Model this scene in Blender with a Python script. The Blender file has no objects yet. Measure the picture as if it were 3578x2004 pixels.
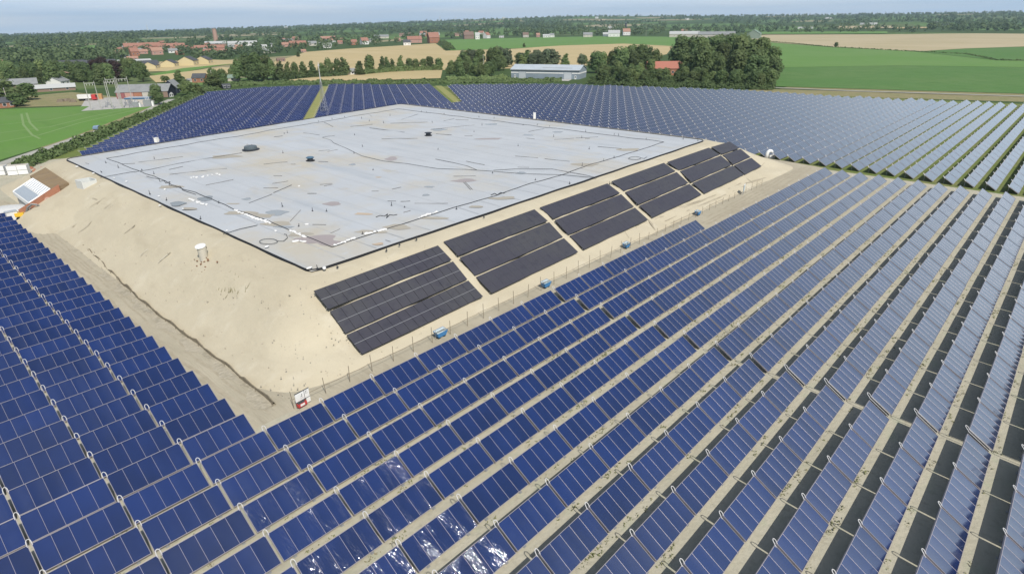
import bpy, math, random
import numpy as np
from mathutils import Vector, Matrix
random.seed(7); rng = np.random.default_rng(7)
scn = bpy.context.scene
COL = scn.collection

# ------------------------------------------------------------------ camera
YAW, PITCH, ROLL, FPX = 0.74787968, 0.41353324, -0.01411655, 2122.20
CAM = np.array([-30.252, -52.785, 36.045])
fwd = np.array([math.cos(YAW)*math.cos(PITCH), math.sin(YAW)*math.cos(PITCH), -math.sin(PITCH)])
rgt = np.array([math.sin(YAW), -math.cos(YAW), 0.0]); upv = np.cross(rgt, fwd)
r2 = math.cos(ROLL)*rgt + math.sin(ROLL)*upv; u2 = -math.sin(ROLL)*rgt + math.cos(ROLL)*upv
RC = np.array([r2, u2, fwd])
cd = bpy.data.cameras.new("camera"); cam = bpy.data.objects.new("camera", cd); COL.objects.link(cam)
cd.sensor_width = 36.0; cd.lens = FPX/3578*36; cd.clip_start = 0.5; cd.clip_end = 40000
M = Matrix.Identity(4)
for i in range(3):
    M[i][0] = r2[i]; M[i][1] = u2[i]; M[i][2] = -fwd[i]; M[i][3] = CAM[i]
cam.matrix_world = M; scn.camera = cam

def raydir(px, py):
    return np.array([(px-1789)/FPX, -(py-1002)/FPX, 1.0]) @ RC
def at(px, py, z=0.0):
    """point of the photograph -> point on the horizontal plane z"""
    d = raydir(px, py); t = (z-CAM[2])/d[2]; return CAM + t*d
def pix(p):
    d = RC @ (np.asarray(p, float)-CAM)
    if d[2] < 0.1: return (-9e9, -9e9)
    return (1789+FPX*d[0]/d[2], 1002-FPX*d[1]/d[2])
def dist(p): return float(np.linalg.norm(np.asarray(p, float)[:3]-CAM))
K8 = 900/2576.0
def z8(ox, oy, pts): return [(ox+a*K8, oy+b*K8) for a, b in pts]

# ------------------------------------------------------------------ tags
def tag(o, label=None, cat=None, group=None, kind=None):
    if label: o['label'] = label
    if cat: o['category'] = cat
    if group: o['group'] = group
    if kind: o['kind'] = kind
    return o
def empty(name, loc=(0, 0, 0), rz=0.0, label=None, cat=None, group=None):
    o = bpy.data.objects.new(name, None); COL.objects.link(o)
    o.location = loc; o.rotation_euler = (0, 0, rz); o.empty_display_size = 0.3
    return tag(o, label, cat, group)
def copy_tree(o, parent=None):
    c = o.copy(); COL.objects.link(c)
    if parent is not None: c.parent = parent
    for ch in o.children: copy_tree(ch, c)
    return c

# ------------------------------------------------------------------ mesh builder
class MB:
    def __init__(s): s.v = []; s.f = []; s.m = []
    def add(s, vs, fs, mi=0):
        b = len(s.v); s.v += [tuple(map(float, p)) for p in vs]
        s.f += [tuple(b+i for i in f) for f in fs]; s.m += [mi]*len(fs); return s
    def quad(s, a, b, c, d, mi=0): return s.add([a, b, c, d], [(0, 1, 2, 3)], mi)
    def hexa(s, p, mi=0):   # 4 bottom (ccw from above), 4 top
        return s.add(p, [(3, 2, 1, 0), (4, 5, 6, 7), (0, 1, 5, 4), (1, 2, 6, 5), (2, 3, 7, 6), (3, 0, 4, 7)], mi)
    def box(s, x0, x1, y0, y1, z0, z1, mi=0):
        return s.hexa([(x0, y0, z0), (x1, y0, z0), (x1, y1, z0), (x0, y1, z0), (x0, y0, z1), (x1, y0, z1), (x1, y1, z1), (x0, y1, z1)], mi)
    def tube(s, path, r, n=6, mi=0, caps=True):
        P = [Vector(p) for p in path]; rs = r if isinstance(r, (list, tuple)) else [r]*len(P)
        rings = []; prev = None
        for i, p in enumerate(P):
            t = (P[min(i+1, len(P)-1)]-P[max(i-1, 0)])
            if t.length < 1e-9: t = Vector((0, 0, 1))
            t.normalize()
            if prev is None:
                a = Vector((0, 0, 1)) if abs(t.z) < .9 else Vector((1, 0, 0)); u = t.cross(a).normalized()
            else:
                u = (prev-t*prev.dot(t))
                u = u.normalized() if u.length > 1e-6 else t.orthogonal().normalized()
            prev = u; w = t.cross(u)
            rings.append([tuple(p+(u*math.cos(2*math.pi*k/n)+w*math.sin(2*math.pi*k/n))*rs[i]) for k in range(n)])
        vs = [q for r_ in rings for q in r_]; fs = []
        for i in range(len(P)-1):
            for k in range(n):
                fs.append((i*n+k, i*n+(k+1) % n, (i+1)*n+(k+1) % n, (i+1)*n+k))
        if caps: fs += [tuple(range(n-1, -1, -1)), tuple((len(P)-1)*n+k for k in range(n))]
        return s.add(vs, fs, mi)
    def cyl(s, c, r0, r1, z0, z1, n=12, mi=0):
        return s.tube([(c[0], c[1], z0), (c[0], c[1], z1)], [r0, r1], n, mi)
    def lathe(s, c, prof, n=20, mi=0):
        vs = []; fs = []
        for r, z in prof:
            vs += [(c[0]+r*math.cos(2*math.pi*k/n), c[1]+r*math.sin(2*math.pi*k/n), c[2]+z) for k in range(n)]
        for i in range(len(prof)-1):
            for k in range(n): fs.append((i*n+k, i*n+(k+1) % n, (i+1)*n+(k+1) % n, (i+1)*n+k))
        fs += [tuple(range(n-1, -1, -1)), tuple((len(prof)-1)*n+k for k in range(n))]
        return s.add(vs, fs, mi)
    def build(s, name, mats, parent=None, smooth=False):
        me = bpy.data.meshes.new(name); me.from_pydata(s.v, [], s.f)
        if not isinstance(mats, (list, tuple)): mats = [mats]
        for m in mats: me.materials.append(m)
        if len(mats) > 1: me.polygons.foreach_set('material_index', s.m)
        if smooth: me.polygons.foreach_set('use_smooth', [True]*len(s.f))
        me.update()
        o = bpy.data.objects.new(name, me); COL.objects.link(o)
        if parent is not None: o.parent = parent
        return o
def np_mesh(name, V, Q, mats, mi=None, parent=None, smooth=False):
    """V (n,3) vertices, Q (m,4) quads"""
    me = bpy.data.meshes.new(name)
    me.vertices.add(len(V)); me.vertices.foreach_set('co', np.ascontiguousarray(V, np.float32).ravel())
    nq, w = Q.shape
    me.loops.add(nq*w); me.loops.foreach_set('vertex_index', np.ascontiguousarray(Q, np.int32).ravel())
    me.polygons.add(nq); me.polygons.foreach_set('loop_start', np.arange(nq, dtype=np.int32)*w)
    if not isinstance(mats, (list, tuple)): mats = [mats]
    for m in mats: me.materials.append(m)
    if mi is not None: me.polygons.foreach_set('material_index', np.ascontiguousarray(mi, np.int32))
    me.polygons.foreach_set('use_smooth', np.full(nq, bool(smooth)))
    me.update(calc_edges=True); me.validate()
    o = bpy.data.objects.new(name, me); COL.objects.link(o)
    if parent is not None: o.parent = parent
    return o

# ------------------------------------------------------------------ materials
MATS = {}
def mat(name, col, rough=0.8, metal=0.0, spec=0.4, noise=None, bump=None, coat=0.0, rand=0.0, ior=1.45):
    """noise: list of (scale, other colour, lo, hi[, stretch]) mixed over the base colour in world space"""
    if name in MATS: return MATS[name]
    m = bpy.data.materials.new(name); m.use_nodes = True; nt = m.node_tree; N = nt.nodes; L = nt.links
    b = N['Principled BSDF']; b.inputs['Roughness'].default_value = rough; b.inputs['Metallic'].default_value = metal
    b.inputs['Specular IOR Level'].default_value = spec; b.inputs['Coat Weight'].default_value = coat
    b.inputs['Coat Roughness'].default_value = 0.03; b.inputs['IOR'].default_value = ior
    b.inputs['Base Color'].default_value = (*col, 1)
    geo = None; src = None
    def coords(stretch=None):
        nonlocal geo
        if geo is None: geo = N.new('ShaderNodeNewGeometry')
        if not stretch: return geo.outputs['Position']
        mp = N.new('ShaderNodeMapping'); mp.inputs['Scale'].default_value = stretch[:3]
        if len(stretch) > 3: mp.inputs['Rotation'].default_value = (0, 0, stretch[3])
        L.new(geo.outputs['Position'], mp.inputs['Vector']); return mp.outputs['Vector']
    for nz in (noise or []):
        sc, c2, lo, hi = nz[:4]; st = nz[4] if len(nz) > 4 else None
        t = N.new('ShaderNodeTexNoise'); t.inputs['Scale'].default_value = sc; t.inputs['Detail'].default_value = 5
        t.inputs['Roughness'].default_value = 0.6; L.new(coords(st), t.inputs['Vector'])
        mr = N.new('ShaderNodeMapRange'); mr.inputs['From Min'].default_value = lo; mr.inputs['From Max'].default_value = hi
        L.new(t.outputs['Fac'], mr.inputs['Value'])
        mx = N.new('ShaderNodeMix'); mx.data_type = 'RGBA'
        L.new(mr.outputs['Result'], mx.inputs['Factor'])
        if src is None: mx.inputs[6].default_value = (*col, 1)
        else: L.new(src, mx.inputs[6])
        mx.inputs[7].default_value = (*c2, 1); src = mx.outputs[2]
    if rand > 0:
        oi = N.new('ShaderNodeObjectInfo'); hs = N.new('ShaderNodeHueSaturation')
        mr = N.new('ShaderNodeMapRange'); mr.inputs['To Min'].default_value = 1-rand; mr.inputs['To Max'].default_value = 1+rand
        L.new(oi.outputs['Random'], mr.inputs['Value']); L.new(mr.outputs['Result'], hs.inputs['Value'])
        mr2 = N.new('ShaderNodeMapRange'); mr2.inputs['To Min'].default_value = 0.5-rand*0.05; mr2.inputs['To Max'].default_value = 0.5+rand*0.07
        mu = N.new('ShaderNodeMath'); mu.operation = 'FRACT'; m7 = N.new('ShaderNodeMath'); m7.operation = 'MULTIPLY'; m7.inputs[1].default_value = 7.31
        L.new(oi.outputs['Random'], m7.inputs[0]); L.new(m7.outputs[0], mu.inputs[0]); L.new(mu.outputs[0], mr2.inputs['Value'])
        L.new(mr2.outputs['Result'], hs.inputs['Hue'])
        if src is None: hs.inputs['Color'].default_value = (*col, 1)
        else: L.new(src, hs.inputs['Color'])
        src = hs.outputs['Color']
    if src is not None: L.new(src, b.inputs['Base Color'])
    if bump:
        sc, st = bump[:2]; sx = bump[2] if len(bump) > 2 else None
        t = N.new('ShaderNodeTexNoise'); t.inputs['Scale'].default_value = sc; t.inputs['Detail'].default_value = 6
        L.new(coords(sx), t.inputs['Vector']); bp = N.new('ShaderNodeBump'); bp.inputs['Strength'].default_value = st
        bp.inputs['Distance'].default_value = bump[3] if len(bump) > 3 else 0.3
        L.new(t.outputs['Fac'], bp.inputs['Height']); L.new(bp.outputs['Normal'], b.inputs['Normal'])
    MATS[name] = m; return m

SAND = mat('sand', (0.53, 0.475, 0.355), 0.95, spec=0.1, noise=[(0.05, (0.495, 0.44, 0.325), .42, .62), (0.3, (0.465, 0.41, 0.30), .55, .75, (1, .35, 1, .2)), (0.25, (0.56, 0.51, 0.395), .55, .7, (.5, 1, 1, .5)), (2.0, (0.44, 0.39, 0.285), .64, .8)], bump=(0.5, 0.45, (1, .5, 1), 0.5))
DIRT = mat('packed_sand', (0.47, 0.44, 0.345), 0.95, spec=0.1, noise=[(0.15, (0.42, 0.395, 0.305), .4, .65), (1.6, (0.37, 0.345, 0.265), .52, .72), (0.5, (0.39, 0.40, 0.29), .55, .75), (9.0, (0.26, 0.23, 0.17), .63, .78)], bump=(2.5, 0.4, None, 0.2))
TRACK = mat('wheel_track', (0.465, 0.42, 0.32), 0.95, spec=0.1, noise=[(0.12, (0.41, 0.37, 0.28), .4, .65), (0.9, (0.36, 0.32, 0.24), .52, .72, (1, .16, 1)), (3.0, (0.50, 0.455, 0.35), .6, .75, (1, .3, 1))], bump=(1.5, 0.5, (3, .4, 1), 0.3))
GRASS = mat('meadow_grass', (0.125, 0.19, 0.05), 0.95, spec=0.1, noise=[(0.06, (0.17, 0.20, 0.07), .42, .62), (0.5, (0.09, 0.15, 0.04), .5, .72), (4.0, (0.20, 0.22, 0.09), .58, .75)], bump=(3, .5))
GRASS2 = mat('solar_field_grass', (0.16, 0.20, 0.06), 0.95, spec=0.1, noise=[(0.08, (0.21, 0.22, 0.09), .45, .65), (0.7, (0.10, 0.14, 0.04), .5, .72)], bump=(3, .5))
FIELDL = mat('bright_crop', (0.125, 0.25, 0.055), 0.95, spec=0.1, noise=[(0.02, (0.14, 0.245, 0.07), .4, .62), (0.12, (0.115, 0.22, 0.055), .52, .7, (1, .15, 1, .5))], bump=(2, .3))
FIELDR = mat('green_crop', (0.135, 0.25, 0.07), 0.95, spec=0.1, noise=[(0.012, (0.155, 0.26, 0.085), .42, .62), (0.25, (0.125, 0.235, 0.065), .52, .7, (1, .1, 1, 1.2))], bump=(2, .3))
FIELDD = mat('dark_crop', (0.10, 0.20, 0.06), 0.95, spec=0.1, noise=[(0.02, (0.12, 0.21, 0.07), .42, .62), (0.35, (0.08, 0.165, 0.045), .5, .66, (1, .25, 1, 1.0)), (1.6, (0.15, 0.24, 0.09), .55, .7)], bump=(.8, .8))
WHEAT = mat('ripe_wheat', (0.50, 0.40, 0.22), 0.95, spec=0.1, noise=[(0.012, (0.46, 0.375, 0.20), .42, .6), (0.03, (0.53, 0.43, 0.25), .5, .7, (1, .12, 1, .9)), (0.2, (0.44, 0.36, 0.19), .56, .72, (1, .1, 1, .4))], bump=(2, .3))
STUBBLE = mat('pale_stubble', (0.46, 0.39, 0.25), 0.95, spec=0.1, noise=[(0.01, (0.42, 0.36, 0.22), .42, .6), (0.03, (0.5, 0.42, 0.28), .5, .7, (1, .12, 1, 1.4))])
VERGE = mat('dry_verge', (0.27, 0.24, 0.13), 0.95, spec=0.1, noise=[(0.1, (0.22, 0.22, 0.10), .42, .62), (0.7, (0.33, 0.29, 0.17), .5, .7)], bump=(2, .4))
ROAD = mat('gravel_road', (0.40, 0.39, 0.35), 0.95, spec=0.1, noise=[(0.2, (0.35, 0.34, 0.30), .42, .62), (3, (0.44, 0.43, 0.39), .5, .7)])
CONC = mat('concrete', (0.45, 0.44, 0.41), 0.9, spec=0.2, noise=[(0.6, (0.38, 0.37, 0.345), .45, .65), (5, (0.5, 0.49, 0.46), .55, .72)])
COVER = mat('cover_membrane', (0.475, 0.495, 0.515), 0.55, spec=0.35, noise=[(0.035, (0.50, 0.525, 0.55), .42, .6), (0.04, (0.50, 0.465, 0.39), .48, .66), (0.16, (0.455, 0.43, 0.375), .62, .78, (1, .5, 1, .9)), (0.25, (0.42, 0.45, 0.48), .55, .75, (1, .12, 1, .5)), (0.9, (0.52, 0.54, 0.56), .6, .72, (.25, 1, 1, .7))], bump=(0.18, 0.5, (1, .35, 1, .3), 0.5))
BLACK = mat('black_rubber', (0.012, 0.013, 0.015), 0.6)
DARK = mat('dark_grey_plastic', (0.035, 0.04, 0.048), 0.6)
WHITE = mat('white_paint', (0.78, 0.78, 0.76), 0.5)
WBAG = mat('white_sack', (0.72, 0.72, 0.71), 0.85)
ALU = mat('aluminium', (0.37, 0.345, 0.37), 0.42, metal=0.25, spec=0.5)
BAR = mat('polished_bar', (0.40, 0.365, 0.39), 0.42, metal=0.3, spec=0.4)
PIPEW = mat('white_pipe_lagging', (0.60, 0.59, 0.58), 0.6)
STEEL = mat('galvanised_steel', (0.33, 0.34, 0.35), 0.5, metal=0.3)
BACK = mat('panel_backing', (0.055, 0.055, 0.06), 0.6)
ARR = mat('black_absorber', (0.056, 0.055, 0.070), 0.5, spec=0.35, noise=[(0.08, (0.066, 0.066, 0.074), .42, .6), (0.9, (0.048, 0.048, 0.062), .52, .7)])
WOOD = mat('weathered_timber', (0.20, 0.165, 0.12), 0.9)
BRICK = mat('red_brick', (0.36, 0.165, 0.10), 0.9, noise=[(0.8, (0.30, 0.14, 0.09), .45, .65), (4, (0.42, 0.21, 0.14), .55, .72)])
BOARD = mat('brown_board', (0.25, 0.18, 0.10), 0.9, noise=[(0.5, (0.22, 0.16, 0.10), .45, .65), (1.2, (0.29, 0.215, 0.13), .52, .68, (.2, 1, 1))])
SHEET = mat('grey_roof_sheet', (0.40, 0.43, 0.46), 0.5, noise=[(0.2, (0.36, 0.39, 0.42), .45, .65)])
TILE = [mat('red_tile', (0.33, 0.175, 0.13), 0.9, noise=[(0.5, (0.30, 0.145, 0.105), .45, .65)]), mat('orange_tile', (0.37, 0.225, 0.17), 0.9, noise=[(0.5, (0.36, 0.19, 0.13), .45, .65)]),
        mat('dark_tile', (0.075, 0.08, 0.09), 0.8, noise=[(0.5, (0.10, 0.105, 0.11), .45, .65)]), mat('grey_tile', (0.26, 0.27, 0.27), 0.8, noise=[(0.4, (0.22, 0.23, 0.23), .45, .65)]),
        mat('pale_roof', (0.44, 0.45, 0.44), 0.7), mat('green_roof', (0.20, 0.27, 0.22), 0.8), mat('brown_roof', (0.20, 0.14, 0.11), 0.85)]
WALLS = dict(brick=BRICK, white=mat('white_render', (0.72, 0.71, 0.68), 0.85), yellow=mat('yellow_render', (0.60, 0.51, 0.30), 0.85), pale=mat('pale_render', (0.52, 0.48, 0.42), 0.85),
             grey=mat('grey_cladding', (0.22, 0.255, 0.285), 0.6), brown=mat('brown_brick', (0.26, 0.18, 0.14), 0.9), green=mat('green_cladding', (0.22, 0.28, 0.23), 0.8), pink=mat('pink_brick', (0.45, 0.27, 0.22), 0.9), dark=mat('dark_boards', (0.03, 0.035, 0.055), 0.8))
WIN = mat('window_glass', (0.03, 0.035, 0.045), 0.08, spec=0.6)
TYRE = mat('tyre', (0.02, 0.02, 0.02), 0.85)
YEL = mat('yellow_paint', (0.75, 0.48, 0.05), 0.5)
BLUE = mat('blue_paint', (0.05, 0.22, 0.50), 0.5, noise=[(2.0, (0.08, 0.26, 0.52), .45, .7)])
PALEB = mat('pale_blue_liner', (0.50, 0.58, 0.60), 0.6)
RED = mat('red_paint', (0.50, 0.05, 0.05), 0.5)
BARK = mat('bark', (0.09, 0.07, 0.05), 0.95)
def translucent(m, f=0.4):
    nt = m.node_tree; b = nt.nodes['Principled BSDF']; out = nt.nodes['Material Output']; tr = nt.nodes.new('ShaderNodeBsdfTranslucent'); ms = nt.nodes.new('ShaderNodeMixShader'); ms.inputs[0].default_value = f
    src = b.inputs['Base Color'].links[0].from_socket if b.inputs['Base Color'].links else None
    if src: nt.links.new(src, tr.inputs['Color'])
    else: tr.inputs['Color'].default_value = b.inputs['Base Color'].default_value
    nt.links.new(b.outputs[0], ms.inputs[1]); nt.links.new(tr.outputs[0], ms.inputs[2]); nt.links.new(ms.outputs[0], out.inputs['Surface']); return m
def leafmat(name, c1, c2, rand=0.25):
    m = mat(name, c1, 0.85, spec=0.15, noise=[(0.9, c2, .42, .66)], rand=rand); return translucent(m, .5)
LEAF = [leafmat('leaf_dark', (0.15, 0.205, 0.088), (0.21, 0.265, 0.12)), leafmat('leaf_mid', (0.175, 0.24, 0.095), (0.24, 0.30, 0.135)),
        leafmat('leaf_light', (0.21, 0.28, 0.11), (0.27, 0.33, 0.15)), leafmat('leaf_willow', (0.17, 0.215, 0.125), (0.23, 0.265, 0.17)), leafmat('leaf_purple', (0.085, 0.06, 0.055), (0.12, 0.08, 0.07))]
WOODLEAF = mat('far_wood_leaf', (0.135, 0.185, 0.09), 0.9, spec=0.1, noise=[(0.02, (0.17, 0.225, 0.105), .42, .62), (0.004, (0.10, 0.145, 0.08), .45, .6), (0.2, (0.16, 0.21, 0.095), .52, .7)])
HEDGELEAF = mat('hedge_leaf', (0.15, 0.215, 0.085), 0.9, spec=0.15, noise=[(0.3, (0.20, 0.26, 0.115), .42, .62), (1.5, (0.105, 0.16, 0.06), .5, .7)])

translucent(WOODLEAF, .35); translucent(HEDGELEAF, .35)
def glass_mat(name, objrand):
    """blue selective absorber under glass: two glass surfaces reflect, the blue fades at a slant to slate, lightened as painted sky sheen"""
    m = bpy.data.materials.new(name); m.use_nodes = True; nt = m.node_tree; N = nt.nodes; L = nt.links
    b = N['Principled BSDF']; b.inputs['Roughness'].default_value = 0.13; b.inputs['IOR'].default_value = 2.0
    b.inputs['Specular IOR Level'].default_value = 0.5; b.inputs['Coat Weight'].default_value = 1.0
    b.inputs['Coat Roughness'].default_value = 0.08; b.inputs['Coat IOR'].default_value = 1.9
    geo = N.new('ShaderNodeNewGeometry')
    def snapnoise(cell):
        wn = N.new('ShaderNodeTexWhiteNoise'); wn.noise_dimensions = '2D'; sn = N.new('ShaderNodeVectorMath'); sn.operation = 'SNAP'; sn.inputs[1].default_value = cell
        L.new(geo.outputs['Position'], sn.inputs[0]); L.new(sn.outputs[0], wn.inputs['Vector']); return wn.outputs['Value']
    t = N.new('ShaderNodeTexNoise'); t.inputs['Scale'].default_value = 0.35; L.new(geo.outputs['Position'], t.inputs['Vector'])
    a1 = N.new('ShaderNodeMath'); a1.operation = 'MULTIPLY_ADD'; a1.inputs[1].default_value = 0.35; L.new(snapnoise((1.2, 4.0106, 1000)), a1.inputs[0]); L.new(t.outputs['Fac'], a1.inputs[2])
    a2 = N.new('ShaderNodeMath'); a2.operation = 'MULTIPLY_ADD'; a2.inputs[1].default_value = 0.45; L.new(snapnoise((6.0, 4.0106, 1000)), a2.inputs[0]); L.new(a1.outputs[0], a2.inputs[2])
    mr = N.new('ShaderNodeMapRange'); mr.inputs['From Min'].default_value = 0.45; mr.inputs['From Max'].default_value = 1.3; L.new(a2.outputs[0], mr.inputs['Value'])
    mx = N.new('ShaderNodeMix'); mx.data_type = 'RGBA'; L.new(mr.outputs['Result'], mx.inputs['Factor'])
    mx.inputs[6].default_value = (0.004, 0.014, 0.074, 1); mx.inputs[7].default_value = (0.008, 0.026, 0.132, 1)
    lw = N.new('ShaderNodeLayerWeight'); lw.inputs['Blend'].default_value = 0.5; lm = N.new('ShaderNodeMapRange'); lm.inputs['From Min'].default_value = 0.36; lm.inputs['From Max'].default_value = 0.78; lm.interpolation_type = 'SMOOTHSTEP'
    L.new(lw.outputs['Facing'], lm.inputs['Value']); m2 = N.new('ShaderNodeMix'); m2.data_type = 'RGBA'; L.new(lm.outputs['Result'], m2.inputs['Factor']); L.new(mx.outputs[2], m2.inputs[6]); m2.inputs[7].default_value = (0.054, 0.068, 0.098, 1)  # slate lightened so the base colour carries a painted silvery sky sheen
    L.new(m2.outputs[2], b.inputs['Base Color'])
    tb = N.new('ShaderNodeTexNoise'); tb.inputs['Scale'].default_value = 0.9; tb.inputs['Detail'].default_value = 2; L.new(geo.outputs['Position'], tb.inputs['Vector'])
    bp = N.new('ShaderNodeBump'); bp.inputs['Strength'].default_value = 0.10; bp.inputs['Distance'].default_value = 0.05; L.new(tb.outputs['Fac'], bp.inputs['Height']); L.new(bp.outputs['Normal'], b.inputs['Normal']); L.new(bp.outputs['Normal'], b.inputs['Coat Normal'])
    MATS[name] = m; return m
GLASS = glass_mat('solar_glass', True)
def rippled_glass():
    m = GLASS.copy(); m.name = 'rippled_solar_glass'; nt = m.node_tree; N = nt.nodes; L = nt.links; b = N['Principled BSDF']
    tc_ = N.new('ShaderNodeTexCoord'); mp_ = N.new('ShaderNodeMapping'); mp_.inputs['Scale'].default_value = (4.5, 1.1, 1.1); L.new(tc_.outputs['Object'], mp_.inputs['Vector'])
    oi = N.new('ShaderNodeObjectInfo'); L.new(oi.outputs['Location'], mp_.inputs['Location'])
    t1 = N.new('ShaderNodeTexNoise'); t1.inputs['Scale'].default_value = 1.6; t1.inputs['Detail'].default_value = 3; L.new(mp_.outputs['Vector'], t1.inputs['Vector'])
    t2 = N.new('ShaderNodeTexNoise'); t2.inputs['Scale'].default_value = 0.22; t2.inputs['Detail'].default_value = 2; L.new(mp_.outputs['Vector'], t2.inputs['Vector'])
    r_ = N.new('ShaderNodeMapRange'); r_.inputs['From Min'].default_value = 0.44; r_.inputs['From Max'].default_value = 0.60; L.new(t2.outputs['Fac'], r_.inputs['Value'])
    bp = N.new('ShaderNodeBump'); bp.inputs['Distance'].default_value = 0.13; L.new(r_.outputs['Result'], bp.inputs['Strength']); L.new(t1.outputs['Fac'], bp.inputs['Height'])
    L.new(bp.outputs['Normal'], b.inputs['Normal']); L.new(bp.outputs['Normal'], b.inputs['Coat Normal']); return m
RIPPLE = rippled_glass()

# ------------------------------------------------------------------ sun, sky
SUN = Vector((-0.60, -1.53, 1.86)).normalized()
EL = math.asin(SUN.z); AZ = math.atan2(SUN.x, SUN.y)
ld = bpy.data.lights.new('sun', 'SUN'); ld.energy = 4.2; ld.angle = math.radians(0.53); ld.color = (1.0, 0.955, 0.88)
lo = bpy.data.objects.new('sun', ld); COL.objects.link(lo); lo.rotation_euler = SUN.to_track_quat('Z', 'Y').to_euler()
lo.location = (0, 0, 100)
w = bpy.data.worlds.new('World'); scn.world = w; w.use_nodes = True; nt = w.node_tree
bg = nt.nodes['Background']; sky = nt.nodes.new('ShaderNodeTexSky'); sky.sky_type = 'NISHITA'; sky.sun_disc = False
sky.sun_elevation = EL; sky.sun_rotation = AZ; sky.air_density = 1.0; sky.dust_density = 1.2; sky.ozone_density = 1.2
tc = nt.nodes.new('ShaderNodeTexCoord'); mp = nt.nodes.new('ShaderNodeMapping'); mp.inputs['Scale'].default_value = (1.2, 1.2, 22)
mp.inputs['Rotation'].default_value = (0, 0, 0.4)
nz = nt.nodes.new('ShaderNodeTexNoise'); nz.inputs['Scale'].default_value = 2.6; nz.inputs['Detail'].default_value = 6; nz.inputs['Roughness'].default_value = 0.55
mr = nt.nodes.new('ShaderNodeMapRange'); mr.inputs['From Min'].default_value = 0.35; mr.inputs['From Max'].default_value = 0.75
mx = nt.nodes.new('ShaderNodeMix'); mx.data_type = 'RGBA'; mx.inputs[6].default_value = (7.4, 9.4, 11.8, 1); mx.inputs[7].default_value = (10.4, 11.3, 12.3, 1)
sp_ = nt.nodes.new('ShaderNodeSeparateXYZ'); hz_ = nt.nodes.new('ShaderNodeMapRange')
hz_.inputs['From Min'].default_value = 0.0; hz_.inputs['From Max'].default_value = 0.70; hz_.inputs['To Min'].default_value = 1.0; hz_.inputs['To Max'].default_value = 0.0; hz_.interpolation_type = 'SMOOTHSTEP'
m2 = nt.nodes.new('ShaderNodeMix'); m2.data_type = 'RGBA'
nt.links.new(tc.outputs['Generated'], sp_.inputs['Vector']); nt.links.new(sp_.outputs['Z'], hz_.inputs['Value']); nt.links.new(hz_.outputs['Result'], m2.inputs['Factor'])
nt.links.new(tc.outputs['Generated'], mp.inputs['Vector']); nt.links.new(mp.outputs['Vector'], nz.inputs['Vector'])
nt.links.new(nz.outputs['Fac'], mr.inputs['Value']); nt.links.new(mr.outputs['Result'], mx.inputs['Factor'])
nt.links.new(sky.outputs['Color'], m2.inputs[6]); nt.links.new(mx.outputs[2], m2.inputs[7]); n3 = nt.nodes.new('ShaderNodeTexNoise'); n3.inputs['Scale'].default_value = 3.2; n3.inputs['Detail'].default_value = 5
r3 = nt.nodes.new('ShaderNodeMapRange'); r3.inputs['From Min'].default_value = 0.50; r3.inputs['From Max'].default_value = 0.72; r3.inputs['To Max'].default_value = 0.55
z3 = nt.nodes.new('ShaderNodeMapRange'); z3.inputs['From Min'].default_value = 0.30; z3.inputs['From Max'].default_value = 0.55; p3 = nt.nodes.new('ShaderNodeMath'); p3.operation = 'MULTIPLY'
m3 = nt.nodes.new('ShaderNodeMix'); m3.data_type = 'RGBA'; m3.inputs[7].default_value = (7.5, 8.4, 9.6, 1)
nt.links.new(tc.outputs['Generated'], n3.inputs['Vector']); nt.links.new(n3.outputs['Fac'], r3.inputs['Value']); nt.links.new(sp_.outputs['Z'], z3.inputs['Value']); nt.links.new(r3.outputs['Result'], p3.inputs[0]); nt.links.new(z3.outputs['Result'], p3.inputs[1])
nt.links.new(p3.outputs[0], m3.inputs['Factor']); nt.links.new(m2.outputs[2], m3.inputs[6]); nt.links.new(m3.outputs[2], bg.inputs['Color'])
bg.inputs['Strength'].default_value = 0.08
scn.view_settings.view_transform = 'Standard'; scn.view_settings.look = 'None'
scn.view_settings.exposure = 0.0; scn.view_settings.gamma = 1.0
scn.cycles.max_bounces = 6; scn.cycles.volume_bounces = 0; scn.cycles.use_denoising = True

# ------------------------------------------------------------------ terrain
SKYLINE = [(-1500, 118), (0, 124), (450, 112), (900, 97), (1350, 80), (1800, 64), (2000, 58), (2300, 56), (2678, 56), (3100, 50), (3578, 44), (5000, 30)]
R1, R2 = 1350.0, 6500.0
_az = []; _zz = []
for px, py in SKYLINE:
    d = raydir(px, py); h = math.hypot(d[0], d[1]); _az.append(math.atan2(d[1], d[0])); _zz.append(CAM[2]+R2*d[2]/h)
_o = np.argsort(_az); _az = np.array(_az)[_o]; _zz = np.array(_zz)[_o]
def terrain(x, y):
    dx, dy = x-CAM[0], y-CAM[1]; r = np.hypot(dx, dy); a = np.arctan2(dy, dx)
    zs = np.interp(a, _az, _zz); t = np.clip((r-R1)/(R2-R1), 0, 1); s = t*t*(3-2*t)
    wob = 5*np.sin(a*23+r*0.0011)*s*(1-s)*4*0.5
    return zs*s + wob - np.clip((r-R2)/3000, 0, None)*40
def at_t(px, py):
    d = raydir(px, py); h = math.hypot(d[0], d[1]); ts = np.linspace(20, 7500, 3000)/h
    P = CAM[None, :]+ts[:, None]*d[None, :]; g = terrain(P[:, 0], P[:, 1]); k = np.argmax(P[:, 2] < g)
    if P[k, 2] >= g[k]: k = len(ts)-1
    p = P[k].copy(); p[2] = g[k]; return p
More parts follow.
